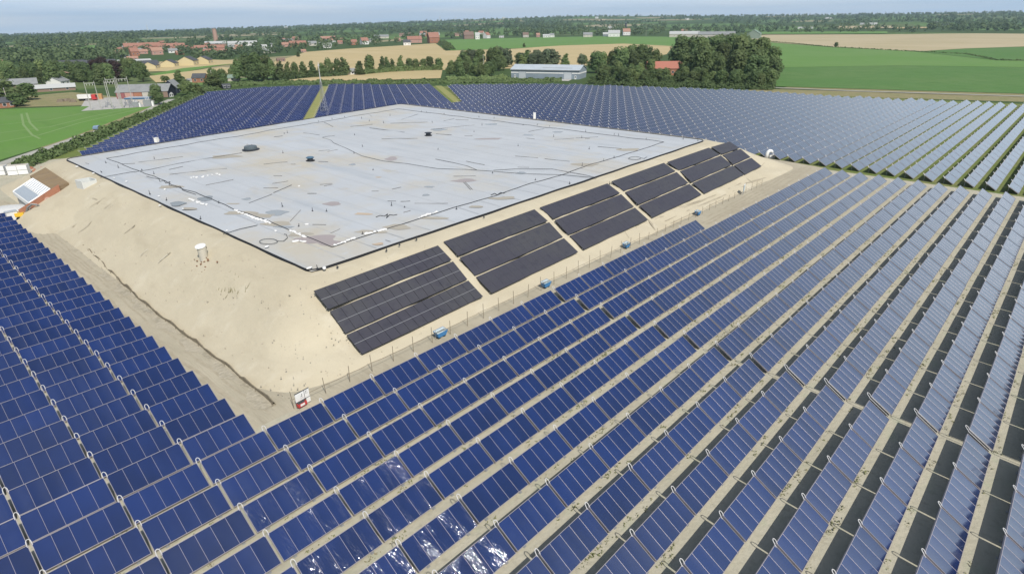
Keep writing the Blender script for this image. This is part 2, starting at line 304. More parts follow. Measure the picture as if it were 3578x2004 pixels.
def ground_mesh():
    rs = np.concatenate([[0], np.linspace(60, 1350, 22), np.linspace(1450, 6500, 40), np.linspace(6800, 8200, 5)])
    na = 240; an = np.linspace(0, 2*np.pi, na, endpoint=False)
    V = []
    for r in rs:
        x = CAM[0]+r*np.cos(an); y = CAM[1]+r*np.sin(an); V.append(np.stack([x, y, terrain(x, y) if r > 0 else 0*x], 1))
    V = np.concatenate(V); Q = []
    for i in range(len(rs)-1):
        for k in range(na): Q.append((i*na+k, (i+1)*na+k, (i+1)*na+(k+1) % na, i*na+(k+1) % na))
    m = bpy.data.materials.new('countryside'); m.use_nodes = True; nt = m.node_tree; N = nt.nodes; L = nt.links
    b = N['Principled BSDF']; b.inputs['Roughness'].default_value = 0.95; b.inputs['Specular IOR Level'].default_value = 0.1
    geo = N.new('ShaderNodeNewGeometry'); mp = N.new('ShaderNodeMapping'); mp.inputs['Scale'].default_value = (1/420, 1/260, 0.0001); mp.inputs['Rotation'].default_value = (0, 0, 0.5)
    L.new(geo.outputs['Position'], mp.inputs['Vector']); vo = N.new('ShaderNodeTexVoronoi'); vo.inputs['Scale'].default_value = 1.0; L.new(mp.outputs['Vector'], vo.inputs['Vector'])
    sx = N.new('ShaderNodeSeparateColor'); L.new(vo.outputs['Color'], sx.inputs['Color'])
    cr = N.new('ShaderNodeValToRGB'); cr.color_ramp.interpolation = 'CONSTANT'; e = cr.color_ramp.elements
    e[0].position = 0; e[0].color = (0.06, 0.10, 0.035, 1); e[1].position = 0.48; e[1].color = (0.10, 0.165, 0.05, 1)
    for p, c in ((0.6, (0.13, 0.22, 0.07)), (0.84, (0.34, 0.30, 0.18)), (0.89, (0.13, 0.17, 0.07)), (0.97, (0.38, 0.33, 0.21))):
        q = e.new(p); q.color = (*c, 1)
    L.new(sx.outputs[0], cr.inputs['Fac'])
    t = N.new('ShaderNodeTexNoise'); t.inputs['Scale'].default_value = 0.03; t.inputs['Detail'].default_value = 8; L.new(geo.outputs['Position'], t.inputs['Vector'])
    mx = N.new('ShaderNodeMix'); mx.data_type = 'RGBA'; mrr = N.new('ShaderNodeMapRange'); mrr.inputs['From Min'].default_value = .4; mrr.inputs['From Max'].default_value = .7; mrr.inputs['To Max'].default_value = .5
    L.new(t.outputs['Fac'], mrr.inputs['Value']); L.new(mrr.outputs['Result'], mx.inputs['Factor']); L.new(cr.outputs['Color'], mx.inputs[6]); mx.inputs[7].default_value = (0.07, 0.10, 0.035, 1)
    L.new(mx.outputs[2], b.inputs['Base Color'])
    o = np_mesh('ground', V, np.array(Q), m); tag(o, kind='structure'); return o
ground_mesh()

def sheet(name, pts, z, m, sub=0, far=False):
    """flat polygon lying on the ground; pts are world (x,y)"""
    mb = MB(); P = [(p[0], p[1], (float(terrain(p[0], p[1])) if far else 0)+z) for p in pts]
    a = sum(P[i][0]*P[(i+1) % len(P)][1]-P[(i+1) % len(P)][0]*P[i][1] for i in range(len(P)))
    if a < 0: P = P[::-1]
    mb.add(P, [tuple(range(len(P)))]); o = mb.build(name, m)
    return tag(o, kind='structure')
def gp(pxs): return [at(a, b)[:2] for a, b in pxs]
def ribbon(name, pts, width, z, m, kind='structure'):
    mb = MB(); P = [np.array(p[:2], float) for p in pts]; vs = []
    for i, p in enumerate(P):
        t = P[min(i+1, len(P)-1)]-P[max(i-1, 0)]; t = t/np.linalg.norm(t); n = np.array([-t[1], t[0]])*width/2
        vs += [(*(p-n), z), (*(p+n), z)]
    mb.add(vs, [(2*i, 2*i+2, 2*i+3, 2*i+1) for i in range(len(P)-1)]); o = mb.build(name, m)
    return tag(o, kind=kind)

# fields, lane, verge, sites
sheet('green_field', gp([(-300, 392), (0, 382), (285, 372), (535, 371), (430, 424), (290, 465), (200, 497), (60, 541), (-60, 578), (-500, 640)]), 0.05, FIELDL)
ribbon('lane', gp([(600, 347), (555, 366), (430, 432), (290, 474), (200, 506), (60, 553), (-40, 590)]), 3.6, 0.07, ROAD)
sheet('wheat_field', gp([(1030, 196), (1068, 182), (1214, 171), (1522, 152), (1557, 178), (1800, 171), (1957, 159), (2181, 152), (2352, 161), (2330, 190), (2200, 215), (1990, 235), (1560, 245), (1300, 250), (1060, 249), (950, 238), (960, 215)]), 0.10, WHEAT)
sheet('wheat_field', gp([(952, 286), (1204, 259), (1417, 248), (1546, 246), (1540, 274), (1250, 283), (1124, 290)]), 0.14, WHEAT)
sheet('green_field', gp([(1540, 140), (1800, 133), (2097, 127.5), (2324, 129), (2544, 135), (2600, 138), (2560, 180), (2352, 162), (2181, 153), (1957, 160), (1800, 170), (1576, 177)]), 0.16, FIELDR)
sheet('stubble_field', gp([(2600, 127), (2678, 122), (2922, 120.5), (3700, 113), (3700, 160), (3578, 163.5), (3377, 170), (3200, 181), (2905, 165), (2678, 147), (2600, 140)]), 0.18, STUBBLE)
sheet('green_field', gp([(2600, 140.5), (2678, 148), (2905, 166), (3200, 181.5), (3480, 212), (3700, 216), (3700, 238), (3140, 230), (2720, 237), (2600, 250)]), 0.20, FIELDR)
sheet('dark_field', gp([(3204, 181.5), (3378, 170.5), (3700, 160.5), (3700, 214), (3482, 211)]), 0.22, FIELDD)
sheet('crop_field', gp([(2600, 251), (2720, 237.5), (3140, 230.5), (3700, 238.5), (3700, 336), (3578, 329), (3100, 315), (2700, 303), (2600, 300)]), 0.21, FIELDD)
ribbon('track', gp([(2640, 304), (2720, 308.5), (3000, 320), (3300, 329), (3700, 342)]), 3.4, 0.24, ROAD)
sheet('dry_verge', [(338, -60), (352, -60), (330, 40), (318, 76), (298, 92), (292, 80), (303, 40)], 0.05, VERGE)
sheet('dry_verge', [(350.5, -60), (372, -60), (346, 40), (334, 74), (322, 74), (332, 40)], 0.06, VERGE)
sheet('yard', gp([(280, 379), (285, 372), (535, 371), (540, 352), (430, 340), (300, 345)]), 0.08, CONC)
sheet('sandy_yard', gp([(60, 375), (330, 368), (420, 340), (250, 322), (80, 338)]), 0.06, VERGE)
# the solar site
SITE = [(-140, -150), (134.5, -150), (137.5, -12), (139, 20), (139, 158), (110, 166), (14, 168), (-2, 175), (-30, 190), (-140, 190)]
sheet('site_ground', SITE, 0.012, DIRT)
sheet('meadow', [(134.6, -150), (342, -150), (306, 40), (282, 140), (226, 236), (184, 300), (146, 320), (112, 316), (24, 186), (0, 172), (14, 168.2), (110, 166.2), (139.2, 158.2), (139.2, 20), (137.6, -12)], 0.008, GRASS2)
sheet('sand_track', [(-12.4, -1.2), (-6.5, -1.2), (-6.5, 112), (-14, 140), (-30, 176), (-60, 178), (-20, 135), (-12.4, 112)], 0.020, TRACK)
sheet('sand_track', [(-6.5, -2.6), (73, -3.4), (75, -6.6), (139, -6.6), (143, 12), (139, 14), (130, 2), (-6.5, 2)], 0.021, TRACK)
strip = lambda A, B, w_: ribbon('grass_strip', [A, B], w_, 0.03, mat('yellow_grass', (0.30, 0.29, 0.10), 0.95, noise=[(0.4, (0.24, 0.26, 0.09), .42, .62)]))
strip((101, 181), (181.5, 299), 4.8); strip((170.5, 164), (225, 243), 3.8)

# ------------------------------------------------------------------ sand bank with the pit cover on top
HB = 6.5
LID = np.array([(5.5, 15.6), (122.0, 18.9), (121.0, 145.5), (4.8, 126.5)])
CREST = np.array([(3.6, 13.4), (124.3, 16.6), (123.2, 148.0), (2.9, 128.6)])
TOE = np.array([(-8.6, 0.4), (138.2, -1.4), (138.5, 163.0), (-8.3, 144.0)])
def round_poly(P, r, n=7):
    out = []
    for i in range(len(P)):
        p0, p1, p2 = P[i-1], P[i], P[(i+1) % len(P)]
        a = p1+(p0-p1)/np.linalg.norm(p0-p1)*r; b = p1+(p2-p1)/np.linalg.norm(p2-p1)*r
        for t in np.linspace(0, 1, n): out.append((1-t)**2*a+2*t*(1-t)*p1+t*t*b)
    return np.array(out)
def resample(P, n):
    """n points per side of a rounded quadrilateral, corner arcs kept"""
    k = len(P)//4; out = []
    for i in range(4):
        arc = P[i*k:(i+1)*k]; nxt = P[((i+1)*k) % len(P)]
        out += list(arc[:-1]); out += [arc[-1]+(nxt-arc[-1])*t for t in np.linspace(0, 1, n, endpoint=False)]
    return np.array(out)
def bank():
    c = resample(round_poly(CREST, 5.0), 50); t = resample(round_poly(TOE, 7.0), 50); n = len(c)
    rows = 16; V = []; cen = CREST.mean(0)
    for i in range(rows+1):
        u = i/rows; P = t+(c-t)*u; s = u
        z = HB*(s + 0.10*math.sin(2*math.pi*s)*-0.55)
        wob = 0.20*np.sin(P[:, 0]*.31+P[:, 1]*.27+i*.7)+0.14*np.sin(P[:, 0]*.9-P[:, 1]*.7+i*1.3)+rng.normal(0, .05, n)
        wob *= math.sin(math.pi*min(1, max(0, u)))**0.6 if 0 < u < 1 else 0
        V.append(np.stack([P[:, 0], P[:, 1], np.full(n, z)+wob if u > 0 else np.full(n, -0.15)], 1))
    inn = resample(round_poly(LID+(LID.mean(0)-LID)*0.03, 4.0), 50)
    V.append(np.stack([inn[:, 0], inn[:, 1], np.full(n, HB+0.02)], 1)); rows += 1
    V = np.concatenate(V+[np.array([[*cen, HB-0.3]])]); F = []
    for i in range(rows):
        for k in range(n): F.append((i*n+k, i*n+(k+1) % n, (i+1)*n+(k+1) % n, (i+1)*n+k))
    Q = np.array(F); o = np_mesh('sand_bank', V, Q, SAND, smooth=True)
    tag(o, kind='structure')
bank()
def bank_z(x, y):
    """height of the bank's outer face at (x, y), from the two faces the photo shows"""
    yc = 13.4+(x-3.6)*0.0265; yb = 0.4-(x+8.6)*0.0123
    s1 = (y-yb)/(yc-yb); xb = -8.6+(y-.4)*.002; xc = 3.6-(y-13.4)*.006; s2 = (x-xb)/(xc-xb)
    s = max(0, min(1, s1, s2)); return HB*(s-0.055*math.sin(2*math.pi*s))
def on_bank(px, py, lift=0.0):
    d = raydir(px, py); a, b = 20.0, 400.0
    for _ in range(60):
        m_ = (a+b)/2; P = CAM+m_*d
        if P[2] > bank_z(P[0], P[1]): a = m_
        else: b = m_
    P = CAM+a*d; P[2] = bank_z(P[0], P[1])+lift; return P

ZL = HB+0.10
def lid_uv(u, v):
    a = LID[0]*(1-u)*(1-v)+LID[1]*u*(1-v)+LID[2]*u*v+LID[3]*(1-u)*v; return a
def lid_wave(x, y):
    e = 1.0
    return 0.05*np.sin(x*.35+.8*np.sin(y*.11))+0.04*np.sin(y*.45+x*.12)+0.03*np.sin(x*.9-y*.6)
SEAM = mat('weld_seam_grey', (0.435, 0.455, 0.475), .6)
def pit_cover():
    n = 110; U, Vv = np.meshgrid(np.linspace(0, 1, n+1), np.linspace(0, 1, n+1))
    # rounded corners: pull the corner vertices in
    uu = U*2-1; vv = Vv*2-1; k = 0.985
    X = (LID[0][None, None]*((1-U)*(1-Vv))[..., None]+LID[1]*(U*(1-Vv))[..., None]+LID[2]*(U*Vv)[..., None]+LID[3]*((1-U)*Vv)[..., None])
    ed = np.minimum(1, np.minimum(np.minimum(U, 1-U), np.minimum(Vv, 1-Vv))*18)
    Z = ZL+0.08+lid_wave(X[..., 0], X[..., 1])*ed + 0.10*ed
    Vt = np.stack([X[..., 0], X[..., 1], Z], -1).reshape(-1, 3); Q = []
    for j in range(n):
        for i in range(n): a = j*(n+1)+i; Q.append((a, a+1, a+n+2, a+n+1))
    root = empty('pit_cover', (0, 0, 0), 0, 'pale grey membrane cover spread over the sand banked storage pit', 'pit cover')
    np_mesh('membrane', Vt, np.array(Q), COVER, parent=root, smooth=True)
    for k in range(1, 22):
        u = k/22; sm = MB(); vs = []
        for t in np.linspace(.005, .995, 70):
            p = lid_uv(u+.0015*math.sin(t*19+k), t); dd = .05
            for s_ in (-1, 1): vs.append((p[0]+s_*dd, p[1], ZL+.18+.012+float(lid_wave(p[0], p[1]))))
        sm.add(vs, [(2*i, 2*i+1, 2*i+3, 2*i+2) for i in range(69)]); sm.build('weld_seam', SEAM, root)
    mb = MB(); R_ = resample(round_poly(LID, 2.2), 60); n = len(R_)
    cen = LID.mean(0); out = []
    for i, p in enumerate(R_):
        d = (p-cen)/np.linalg.norm(p-cen); j = .12*math.sin(i*.9)+.1*math.sin(i*.37)
        out.append((p+d*(0.02), p+d*(0.30+j*.8)))
    vs = []
    for a, b in out: vs += [(a[0], a[1], ZL+.14), ((a[0]+b[0])/2, (a[1]+b[1])/2, ZL+.24), (b[0], b[1], ZL-.12)]
    fs = []
    for i in range(n):
        k2 = (i+1) % n; fs += [(3*i, 3*i+1, 3*k2+1, 3*k2), (3*i+1, 3*i+2, 3*k2+2, 3*k2+1)]
    mb.add(vs, fs); mb.build('rubber_edge', BLACK, root, smooth=True)
    return root
pit_cover()
def on_lid(px, py, lift=0.0):
    p = at(px, py, ZL+.18); p[2] = ZL+.18+float(lid_wave(p[0], p[1]))+lift; return p

# ------------------------------------------------------------------ solar collectors
L6, SP = 6.0, 4.01062
TILT = math.radians(32.0); HS = 2.42; ZT = 1.62
SD = np.array([0, -math.cos(TILT), -math.sin(TILT)]); NN = np.array([0, -math.sin(TILT), math.cos(TILT)])
def SPt(x, s, h): return tuple(np.array([x, 0, ZT])+s*SD+h*NN)
HW = 2.905            # half the width of a collector
NF = 5
def sbox(mb, x0, x1, s0, s1, h0, h1, mi=0):
    # box in slope coordinates (s runs downhill)
    mb.hexa([SPt(x0, s1, h0), SPt(x1, s1, h0), SPt(x1, s0, h0), SPt(x0, s0, h0), SPt(x0, s1, h1), SPt(x1, s1, h1), SPt(x1, s0, h1), SPt(x0, s0, h1)], mi)
def glass_mb(seg):
    mb = MB(); w = (2*HW-.10)/NF
    for k in range(NF):
        x0 = -HW+.05+k*w; us = np.linspace(0, 1, seg+1)
        vs = []
        for u in us:
            h = -0.010*(1-(2*u-1)**2)
            vs += [SPt(x0+u*w, HS-.05, h), SPt(x0+u*w, HS*.5, h-0.006), SPt(x0+u*w, .05, h)]
        fs = []
        for i in range(seg):
            fs += [(3*i, 3*i+3, 3*i+4, 3*i+1), (3*i+1, 3*i+4, 3*i+5, 3*i+2)]
        mb.add(vs, fs)
    return mb
def frame_mb():
    mb = MB()
    sbox(mb, -HW, HW, 0, .036, -.13, .022); sbox(mb, -HW, HW, HS-.036, HS, -.13, .022)
    sbox(mb, -HW, -HW+.036, .036, HS-.036, -.13, .020); sbox(mb, HW-.036, HW, .036, HS-.036, -.13, .020)
    return mb
def divider_mb(k):
    mb = MB(); x = -HW+.05+(2*HW-.10)/NF*k; pr = [(-.014, -.004), (-.012, .008), (-.005, .014), (.005, .014), (.012, .008), (.014, -.004)]
    mb.add([SPt(x+a, HS-.036, h) for a, h in pr]+[SPt(x+a, .036, h) for a, h in pr], [(i+1, i, 6+i, 7+i) for i in range(5)]); return mb
def back_mb():
    mb = MB(); sbox(mb, -HW+.05, HW-.05, .05, HS-.05, -.12, -.06); return mb
LEGS = [(-2.0, 0), (2.0, 0), (-2.0, 1), (2.0, 1)]
def leg_mb(x, front):
    mb = MB(); s = HS-.12 if front else .12; p = np.array(SPt(x, s, -.13)); y = p[1]
    mb.box(x-.045, x+.045, y-.045, y+.045, -.1, p[2]+.03); mb.box(x-.13, x+.13, y-.13, y+.13, -.1, .06); return mb
def loop_path(n=9):
    X = -L6/2; pts = []
    pts.append(SPt(X+.16, .22, -.06)); pts.append(SPt(X+.16, -.05, .05))
    for k in range(n):
        a = math.pi*k/(n-1); pts.append(SPt(X+.15*math.cos(a), -.14-.22*math.sin(a), .10+.04*math.sin(a)))
    pts.append(SPt(X-.16, -.05, .05)); pts.append(SPt(X-.16, .22, -.06)); return pts
def feed_path(n=9):
    X = -HW-.36; pts = [SPt(X+.22, 2.25, .0), SPt(X+.22, -.05, .06)]
    for k in range(n):
        a = math.pi*k/(n-1); pts.append(SPt(X+.22*math.cos(a), -.20-.34*math.sin(a), .14+.06*math.sin(a)))
    return pts+[SPt(X-.22, -.05, .06), SPt(X-.22, 2.25, .0)]
def make_collector(feed=False):
    root = empty('solar_collector')
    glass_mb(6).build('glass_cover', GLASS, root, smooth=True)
    frame_mb().build('frame', ALU, root)
    for k in range(1, NF): divider_mb(k).build('glazing_bar', BAR, root, smooth=True)
    back_mb().build('back_sheet', BACK, root)
    for x, f in LEGS: leg_mb(x, f).build('leg', STEEL, root)
    mb = MB(); mb.tube(feed_path() if feed else loop_path(), .030 if feed else .032, 6); mb.build('feed_pipe' if feed else 'pipe_loop', PIPEW, root, smooth=True)
    return root
# every collector position (x, y, field)
pos = []
def inpoly(x, y, P):
    c = False; n = len(P)
    for i in range(n):
        x1, y1 = P[i]; x2, y2 = P[(i+1) % n]
        if (y1 > y) != (y2 > y) and x < (x2-x1)*(y-y1)/(y2-y1)+x1: c = not c
    return c
for j in range(-26, 34):
    y = -j*SP-0.30
    if j <= 0:
        for i in range(-30, -2): pos.append((i*L6+3, y, 'A', j, i))
    else:
        end = 12 if j == 1 else 22
        for i in range(-22, end): pos.append((i*L6+3+(0.62 if i >= 5 else 0), y, 'A', j, i))
BACKL = [(342, -140), (302, 24), (299, 43), (302, 70), (295, 98), (287, 124), (279, 151), (274, 173), (253, 205), (226, 233)]
for j in range(-62, 34):
    y = -j*SP-0.30
    # back right field
    bx = np.interp(y, [p[1] for p in BACKL], [p[0] for p in BACKL]) - 2
    x0 = 140.6 - (0.05*y if y < 0 else 0)*-1 if y < 16 else 142.0
    x0 = 140.6 + 0.06*y if y < 30 else 143.0
    if y > 168: x0 = 176.0+(y-170)*0.72
    x0 = math.ceil((x0)/L6-0.3)*L6 if y > 30 else x0
    n = int((bx-x0)//L6)
    for i in range(max(n, 0)):
        pos.append((x0+i*L6+3, y, 'B', j, i))
# middle and left fields behind the bank: the pitch is staggered row by row
for j in range(-79, -40):
    y = -j*SP-0.30
    if y > 166:
        xl = 105.8+(y-183.5)*.684; xr = 169.5+(y-166)*.678-1.0
        if y > 241: xr = min(xr, 184.5+(299-y)*(221-184.5)/(299-242))
        if y < 299:
            k = 0
            while xl+(k+1)*L6 <= xr+.5: pos.append((xl+k*L6+3, y, 'C', j, k)); k += 1
    if 168 < y < 316:
        xr = 99.0+(y-183)*.684; xl = 20.5+(y-178)*.703
        if y > 297: xr = min(xr, 145+(316-y)*1.66)
        k = 0
        while xr-(k+1)*L6 >= xl-1.5: pos.append((xr-k*L6-3, y, 'D', j, k)); k += 1
def vis_area(x, y):
    c = [pix((x+sx*HW, y+sy, z)) for sx, sy, z in ((-1, 0, ZT), (1, 0, ZT), (1, -1.9, .35), (-1, -1.9, .35))]
    cx = sum(p[0] for p in c)/4; cy = sum(p[1] for p in c)/4
    if not (-60 < cx < 3640 and -40 < cy < 2070): return 0
    return abs(sum(c[i][0]*c[(i+1) % 4][1]-c[(i+1) % 4][0]*c[i][1] for i in range(4)))/2
cand = []
for p in pos:
    c = pix((p[0], p[1], 1.0))
    if -900 < c[0] < 4400 and -200 < c[1] < 3000: cand.append((vis_area(p[0], p[1]), p))
cand.sort(key=lambda t: -t[0])
near = [p for a, p in cand[:300]]; far = [p for a, p in cand[300:]]
ORD = ['', 'first', 'second', 'third', 'fourth', 'fifth', 'sixth', 'seventh', 'eighth', 'ninth', 'tenth', 'eleventh', 'twelfth', 'thirteenth', 'fourteenth', 'fifteenth', 'sixteenth', 'seventeenth', 'eighteenth', 'nineteenth', 'twentieth', '21st', '22nd', '23rd', '24th', '25th', '26th', '27th', '28th', '29th', '30th']
rowmin = {}
for p in near:
    if p[2] == 'A' and p[3] >= 1: rowmin[p[3]] = min(rowmin.get(p[3], 999), p[4])
proto = make_collector(); feedp = None
for n_, (x, y, f, j, i) in enumerate(near):
    if i == 5 and f == 'A' and n_ > 0 and j >= 9:
        if feedp is None: o = feedp = make_collector(True)
        else: o = copy_tree(feedp)
    else: o = proto if n_ == 0 else copy_tree(proto)
    o.location = (x+random.gauss(0, .012), y+random.gauss(0, .015), random.gauss(0, .012)); o.rotation_euler = (random.gauss(0, .006), random.gauss(0, .0022), random.gauss(0, .0018))
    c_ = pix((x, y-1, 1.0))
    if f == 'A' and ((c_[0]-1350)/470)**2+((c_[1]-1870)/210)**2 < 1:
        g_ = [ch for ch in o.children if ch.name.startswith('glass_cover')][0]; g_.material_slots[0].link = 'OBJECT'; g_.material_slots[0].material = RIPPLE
    if j >= 1:
        lb = f"solar collector {ORD[i-rowmin[j]+1]} in from the picture's edge, {ORD[j]} row out from the sand bank"
    else:
        lb = f"solar collector {ORD[-2-i]} in from the sand track, {ORD[1-j]} row back from the bank's corner"
    tag(o, lb, 'solar collector', 'solar collectors in long tilted rows')
def stack(mbs):
    V = []; Q = []; MI = []; b = 0
    for mb, mi in mbs:
        V += mb.v; Q += [tuple(b+i for i in f) for f in mb.f if len(f) == 4]; MI += [mi]*sum(1 for f in mb.f if len(f) == 4); b += len(mb.v)
    return np.array(V, float), np.array(Q), np.array(MI)
def mass(plist):
    near2 = [p for p in plist if p[2] == 'A']; far2 = [p for p in plist if p[2] == 'B']; far3 = [p for p in plist if p[2] in 'CD']
    def lod(hi, lr):
        mbs = [(glass_mb(4 if hi else 1), 0)]
        if hi:
            mbs.append((frame_mb(), 1))
            mbs += [(divider_mb(k), 5) for k in range(1, NF)]
        else:
            a = MB(); h = .022
            for x0, x1, s0, s1 in ((-HW, HW, 0, .05), (-HW, HW, HS-.05, HS), (-HW, -HW+.05, .05, HS-.05), (HW-.05, HW, .05, HS-.05)):
                a.quad(SPt(x0, s1, h), SPt(x1, s1, h), SPt(x1, s0, h), SPt(x0, s0, h))
            for k in range(1, NF):
                x = -HW+.05+(2*HW-.10)/NF*k; a.quad(SPt(x-.014, HS-.05, .012), SPt(x+.014, HS-.05, .012), SPt(x+.014, .05, .012), SPt(x-.014, .05, .012))
            a.quad(SPt(-HW, HS, .022), SPt(-HW, 0, .022), SPt(-HW, 0, -.13), SPt(-HW, HS, -.13)); mbs.append((a, 1))
        mbs.append((back_mb(), 2)); l = MB()
        for x, f in LEGS: l.f += [tuple(len(l.v)+i for i in q) for q in leg_mb(x, f).f[:6]]; l.v += leg_mb(x, f).v[:8]
        mbs.append((l, 3)); t = MB(); t.tube(loop_path(7), lr, 5, caps=False); mbs.append((t, 4))
        return stack(mbs)
    Vs, Qs, Ms = [], [], []; b = 0
    for pl, hi, lr in ((near2, True, .042), (far2, False, .050), (far3, False, .022)):
        if not pl: continue
        V, Q, MI = lod(hi, lr); P = np.array([(p[0], p[1], 0) for p in pl], float); n = len(P)
        Vs.append((V[None]+P[:, None]).reshape(-1, 3)); Qs.append((Q[None]+(np.arange(n)*len(V))[:, None, None]).reshape(-1, 4)+b)
        Ms.append(np.tile(MI, n)); b += n*len(V)
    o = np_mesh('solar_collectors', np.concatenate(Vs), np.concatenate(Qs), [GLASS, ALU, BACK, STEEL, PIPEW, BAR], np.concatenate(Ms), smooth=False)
    tag(o, 'rows of blue solar collectors stretching away behind and beside the sand bank', 'solar collectors', kind='stuff')
mass(far)
print('collectors', len(pos), 'near', len(near), 'far', len(far))

# ------------------------------------------------------------------ black absorber arrays on the bank's front face
BLK = [[(1094.5, 1023.6), (1528, 864), (1685, 1041.7), (1263.5, 1244)], [(1548, 851), (1864.6, 737.6), (2016.6, 886), (1715.8, 1030.7)],
       [(1883.8, 731.3), (2119.7, 646.7), (2261, 772.5), (2037.6, 877.3)], [(2133.7, 639.8), (2317, 574.4), (2448, 685), (2277, 765.5)],
       [(2329.3, 571.6), (2474.3, 521), (2596.6, 615.3), (2458.6, 681.7)], [(2483, 519), (2547.6, 500), (2657.7, 585), (2600, 614.6)]]
def lerp(a, b, t): return a+(b-a)*t
ROWN = ['upper', 'middle', 'lower']
for bi, blk in enumerate(BLK):
    tl, tr, br, bl = [on_bank(a, b) for a, b in blk]
    for s in range(3):
        f0, f1 = [(0.0, 0.315), (0.343, 0.657), (0.685, 1.0)][s]
        q = [lerp(tl, bl, f0), lerp(tr, br, f0), lerp(tr, br, f1), lerp(tl, bl, f1)]
        for c_ in q: c_[2] = bank_z(c_[0], c_[1])
        n_ = np.cross(q[3]-q[0], q[1]-q[0]); n_ = n_/np.linalg.norm(n_); n_ = n_ if n_[2] > 0 else -n_
        q = [c_+n_*0.42 for c_ in q]
        org = q[3].copy(); org[2] = bank_z(org[0], org[1])
        wl = ['nearest', 'second', 'third', 'fourth', 'fifth', 'short sixth'][bi]
        root = empty('absorber_array', tuple(org), 0, f"{ROWN[s]} black absorber strip of the {wl} block on the bank's front slope", 'absorber array', 'black absorber strips on the bank')
        nc = max(4, int(round(np.linalg.norm(q[1]-q[0])/1.5)))
        for r in range(2):
            for c in range(nc):
                gu = .0013 if bi == 0 else .0004; u0, u1 = c/nc+gu, (c+1)/nc-gu; v0, v1 = r/2+.0015, (r+1)/2-.0015
                P = [lerp(lerp(q[0], q[1], u), lerp(q[3], q[2], u), v)-org for u, v in ((u0, v1), (u1, v1), (u1, v0), (u0, v0))]
                MB().hexa([p-n_*.05 for p in P]+P).build('panel', ARR, root)
        MB().hexa([c_-org-n_*.085 for c_ in (q[3], q[2], q[1], q[0])]+[c_-org-n_*.060 for c_ in (q[3], q[2], q[1], q[0])]).build('backing_sheet', BLACK, root)
        rl = MB()
        for v in (.08, .42, .58, .92):
            a = lerp(q[0], q[3], v)-org-n_*.13; b = lerp(q[1], q[2], v)-org-n_*.13; rl.tube([a, b], .04, 4)
        for k in range(nc//2+1):
            u = min(1, max(0, k*2/nc))
            for v in (.1, .9):
                a = lerp(lerp(q[0], q[1], u), lerp(q[3], q[2], u), v)-org-n_*.08; rl.tube([a, a-n_*.5], .035, 4)
        if bi == 0:
            a = lerp(q[0], q[3], .5)-org+n_*.012; b = lerp(q[1], q[2], .5)-org+n_*.012; ml = MB(); ml.tube([a, b], .03, 4); ml.build('middle_rail', STEEL, root)
        rl.build('support_rail', STEEL, root)

# ------------------------------------------------------------------ things around the foot of the bank
def fence():
    root = empty('wire_fence', (-7, -1.0, 0), 0, 'thin post and wire fence running along the foot of the sand bank', 'fence')
    xs = [-7.4]+[ -3.7+2.95*k for k in range(40)]; pts = []
    for k, x in enumerate(xs):
        y = -1.0-0.012*(x+7)*0.2; h = 2.1 if x < 60 else 1.5; h *= random.uniform(.92, 1.05)
        lx, ly = random.uniform(-.12, .12), random.uniform(-.1, .1)
        mb = MB(); mb.tube([(x+7, y+1, -.2), (x+7+lx, y+1+ly, h)], .035, 5); mb.build('post', WOOD, root); pts.append((x+7+lx*.5, y+1+ly*.5, h*.53))
    mb = MB()
    for a, b in zip(pts[:-1], pts[1:]):
        mid = ((a[0]+b[0])/2, (a[1]+b[1])/2, (a[2]+b[2])/2-.07); mb.tube([a, mid, b], .03, 4, caps=False)
    mb.build('wire', WOOD, root)
fence()
def silt_fence():
    PX = [(958, 1417), (880, 1350), (790, 1278), (700, 1210), (620, 1150), (540, 1090), (470, 1030), (400, 965), (340, 905), (280, 850), (225, 800), (165, 752)]
    P = [at(a, b) for a, b in PX]; root = empty('silt_fence', tuple(P[0]), 0, "sagging brown silt fence on short stakes along the bank's left foot", 'silt fence')
    o = P[0]; mb = MB(); pts = []
    for a, b in zip(P[:-1], P[1:]):
        n = max(2, int(np.linalg.norm(b-a)/1.1))
        for k in range(n): pts.append(lerp(a, b, k/n)-o)
    vs = []
    for i, p in enumerate(pts):
        h = .46+.16*math.sin(i*1.7)+random.uniform(-.12, .14); j = .10*math.sin(i*.9)
        vs += [(p[0]+j-.05, p[1], -.05), (p[0]+j-.05, p[1], h), (p[0]+j+.06, p[1], h-.03), (p[0]+j+.25, p[1], -.05)]
    fs = []
    for i in range(len(pts)-1):
        for k in range(3): fs.append((4*i+k, 4*i+4+k, 4*i+5+k, 4*i+1+k))
    mb.add(vs, fs); mb.build('fabric', mat('brown_fabric', (0.21, 0.18, 0.13), 0.95, noise=[(1.2, (0.27, 0.235, 0.17), .42, .65)]), root)
    for i in range(0, len(pts), 3):
        p = pts[i]; mb = MB(); mb.tube([(p[0]-.15, p[1], -.1), (p[0]-.2, p[1]+.05, .62)], .03, 4); mb.build('stake', WOOD, root)
silt_fence()
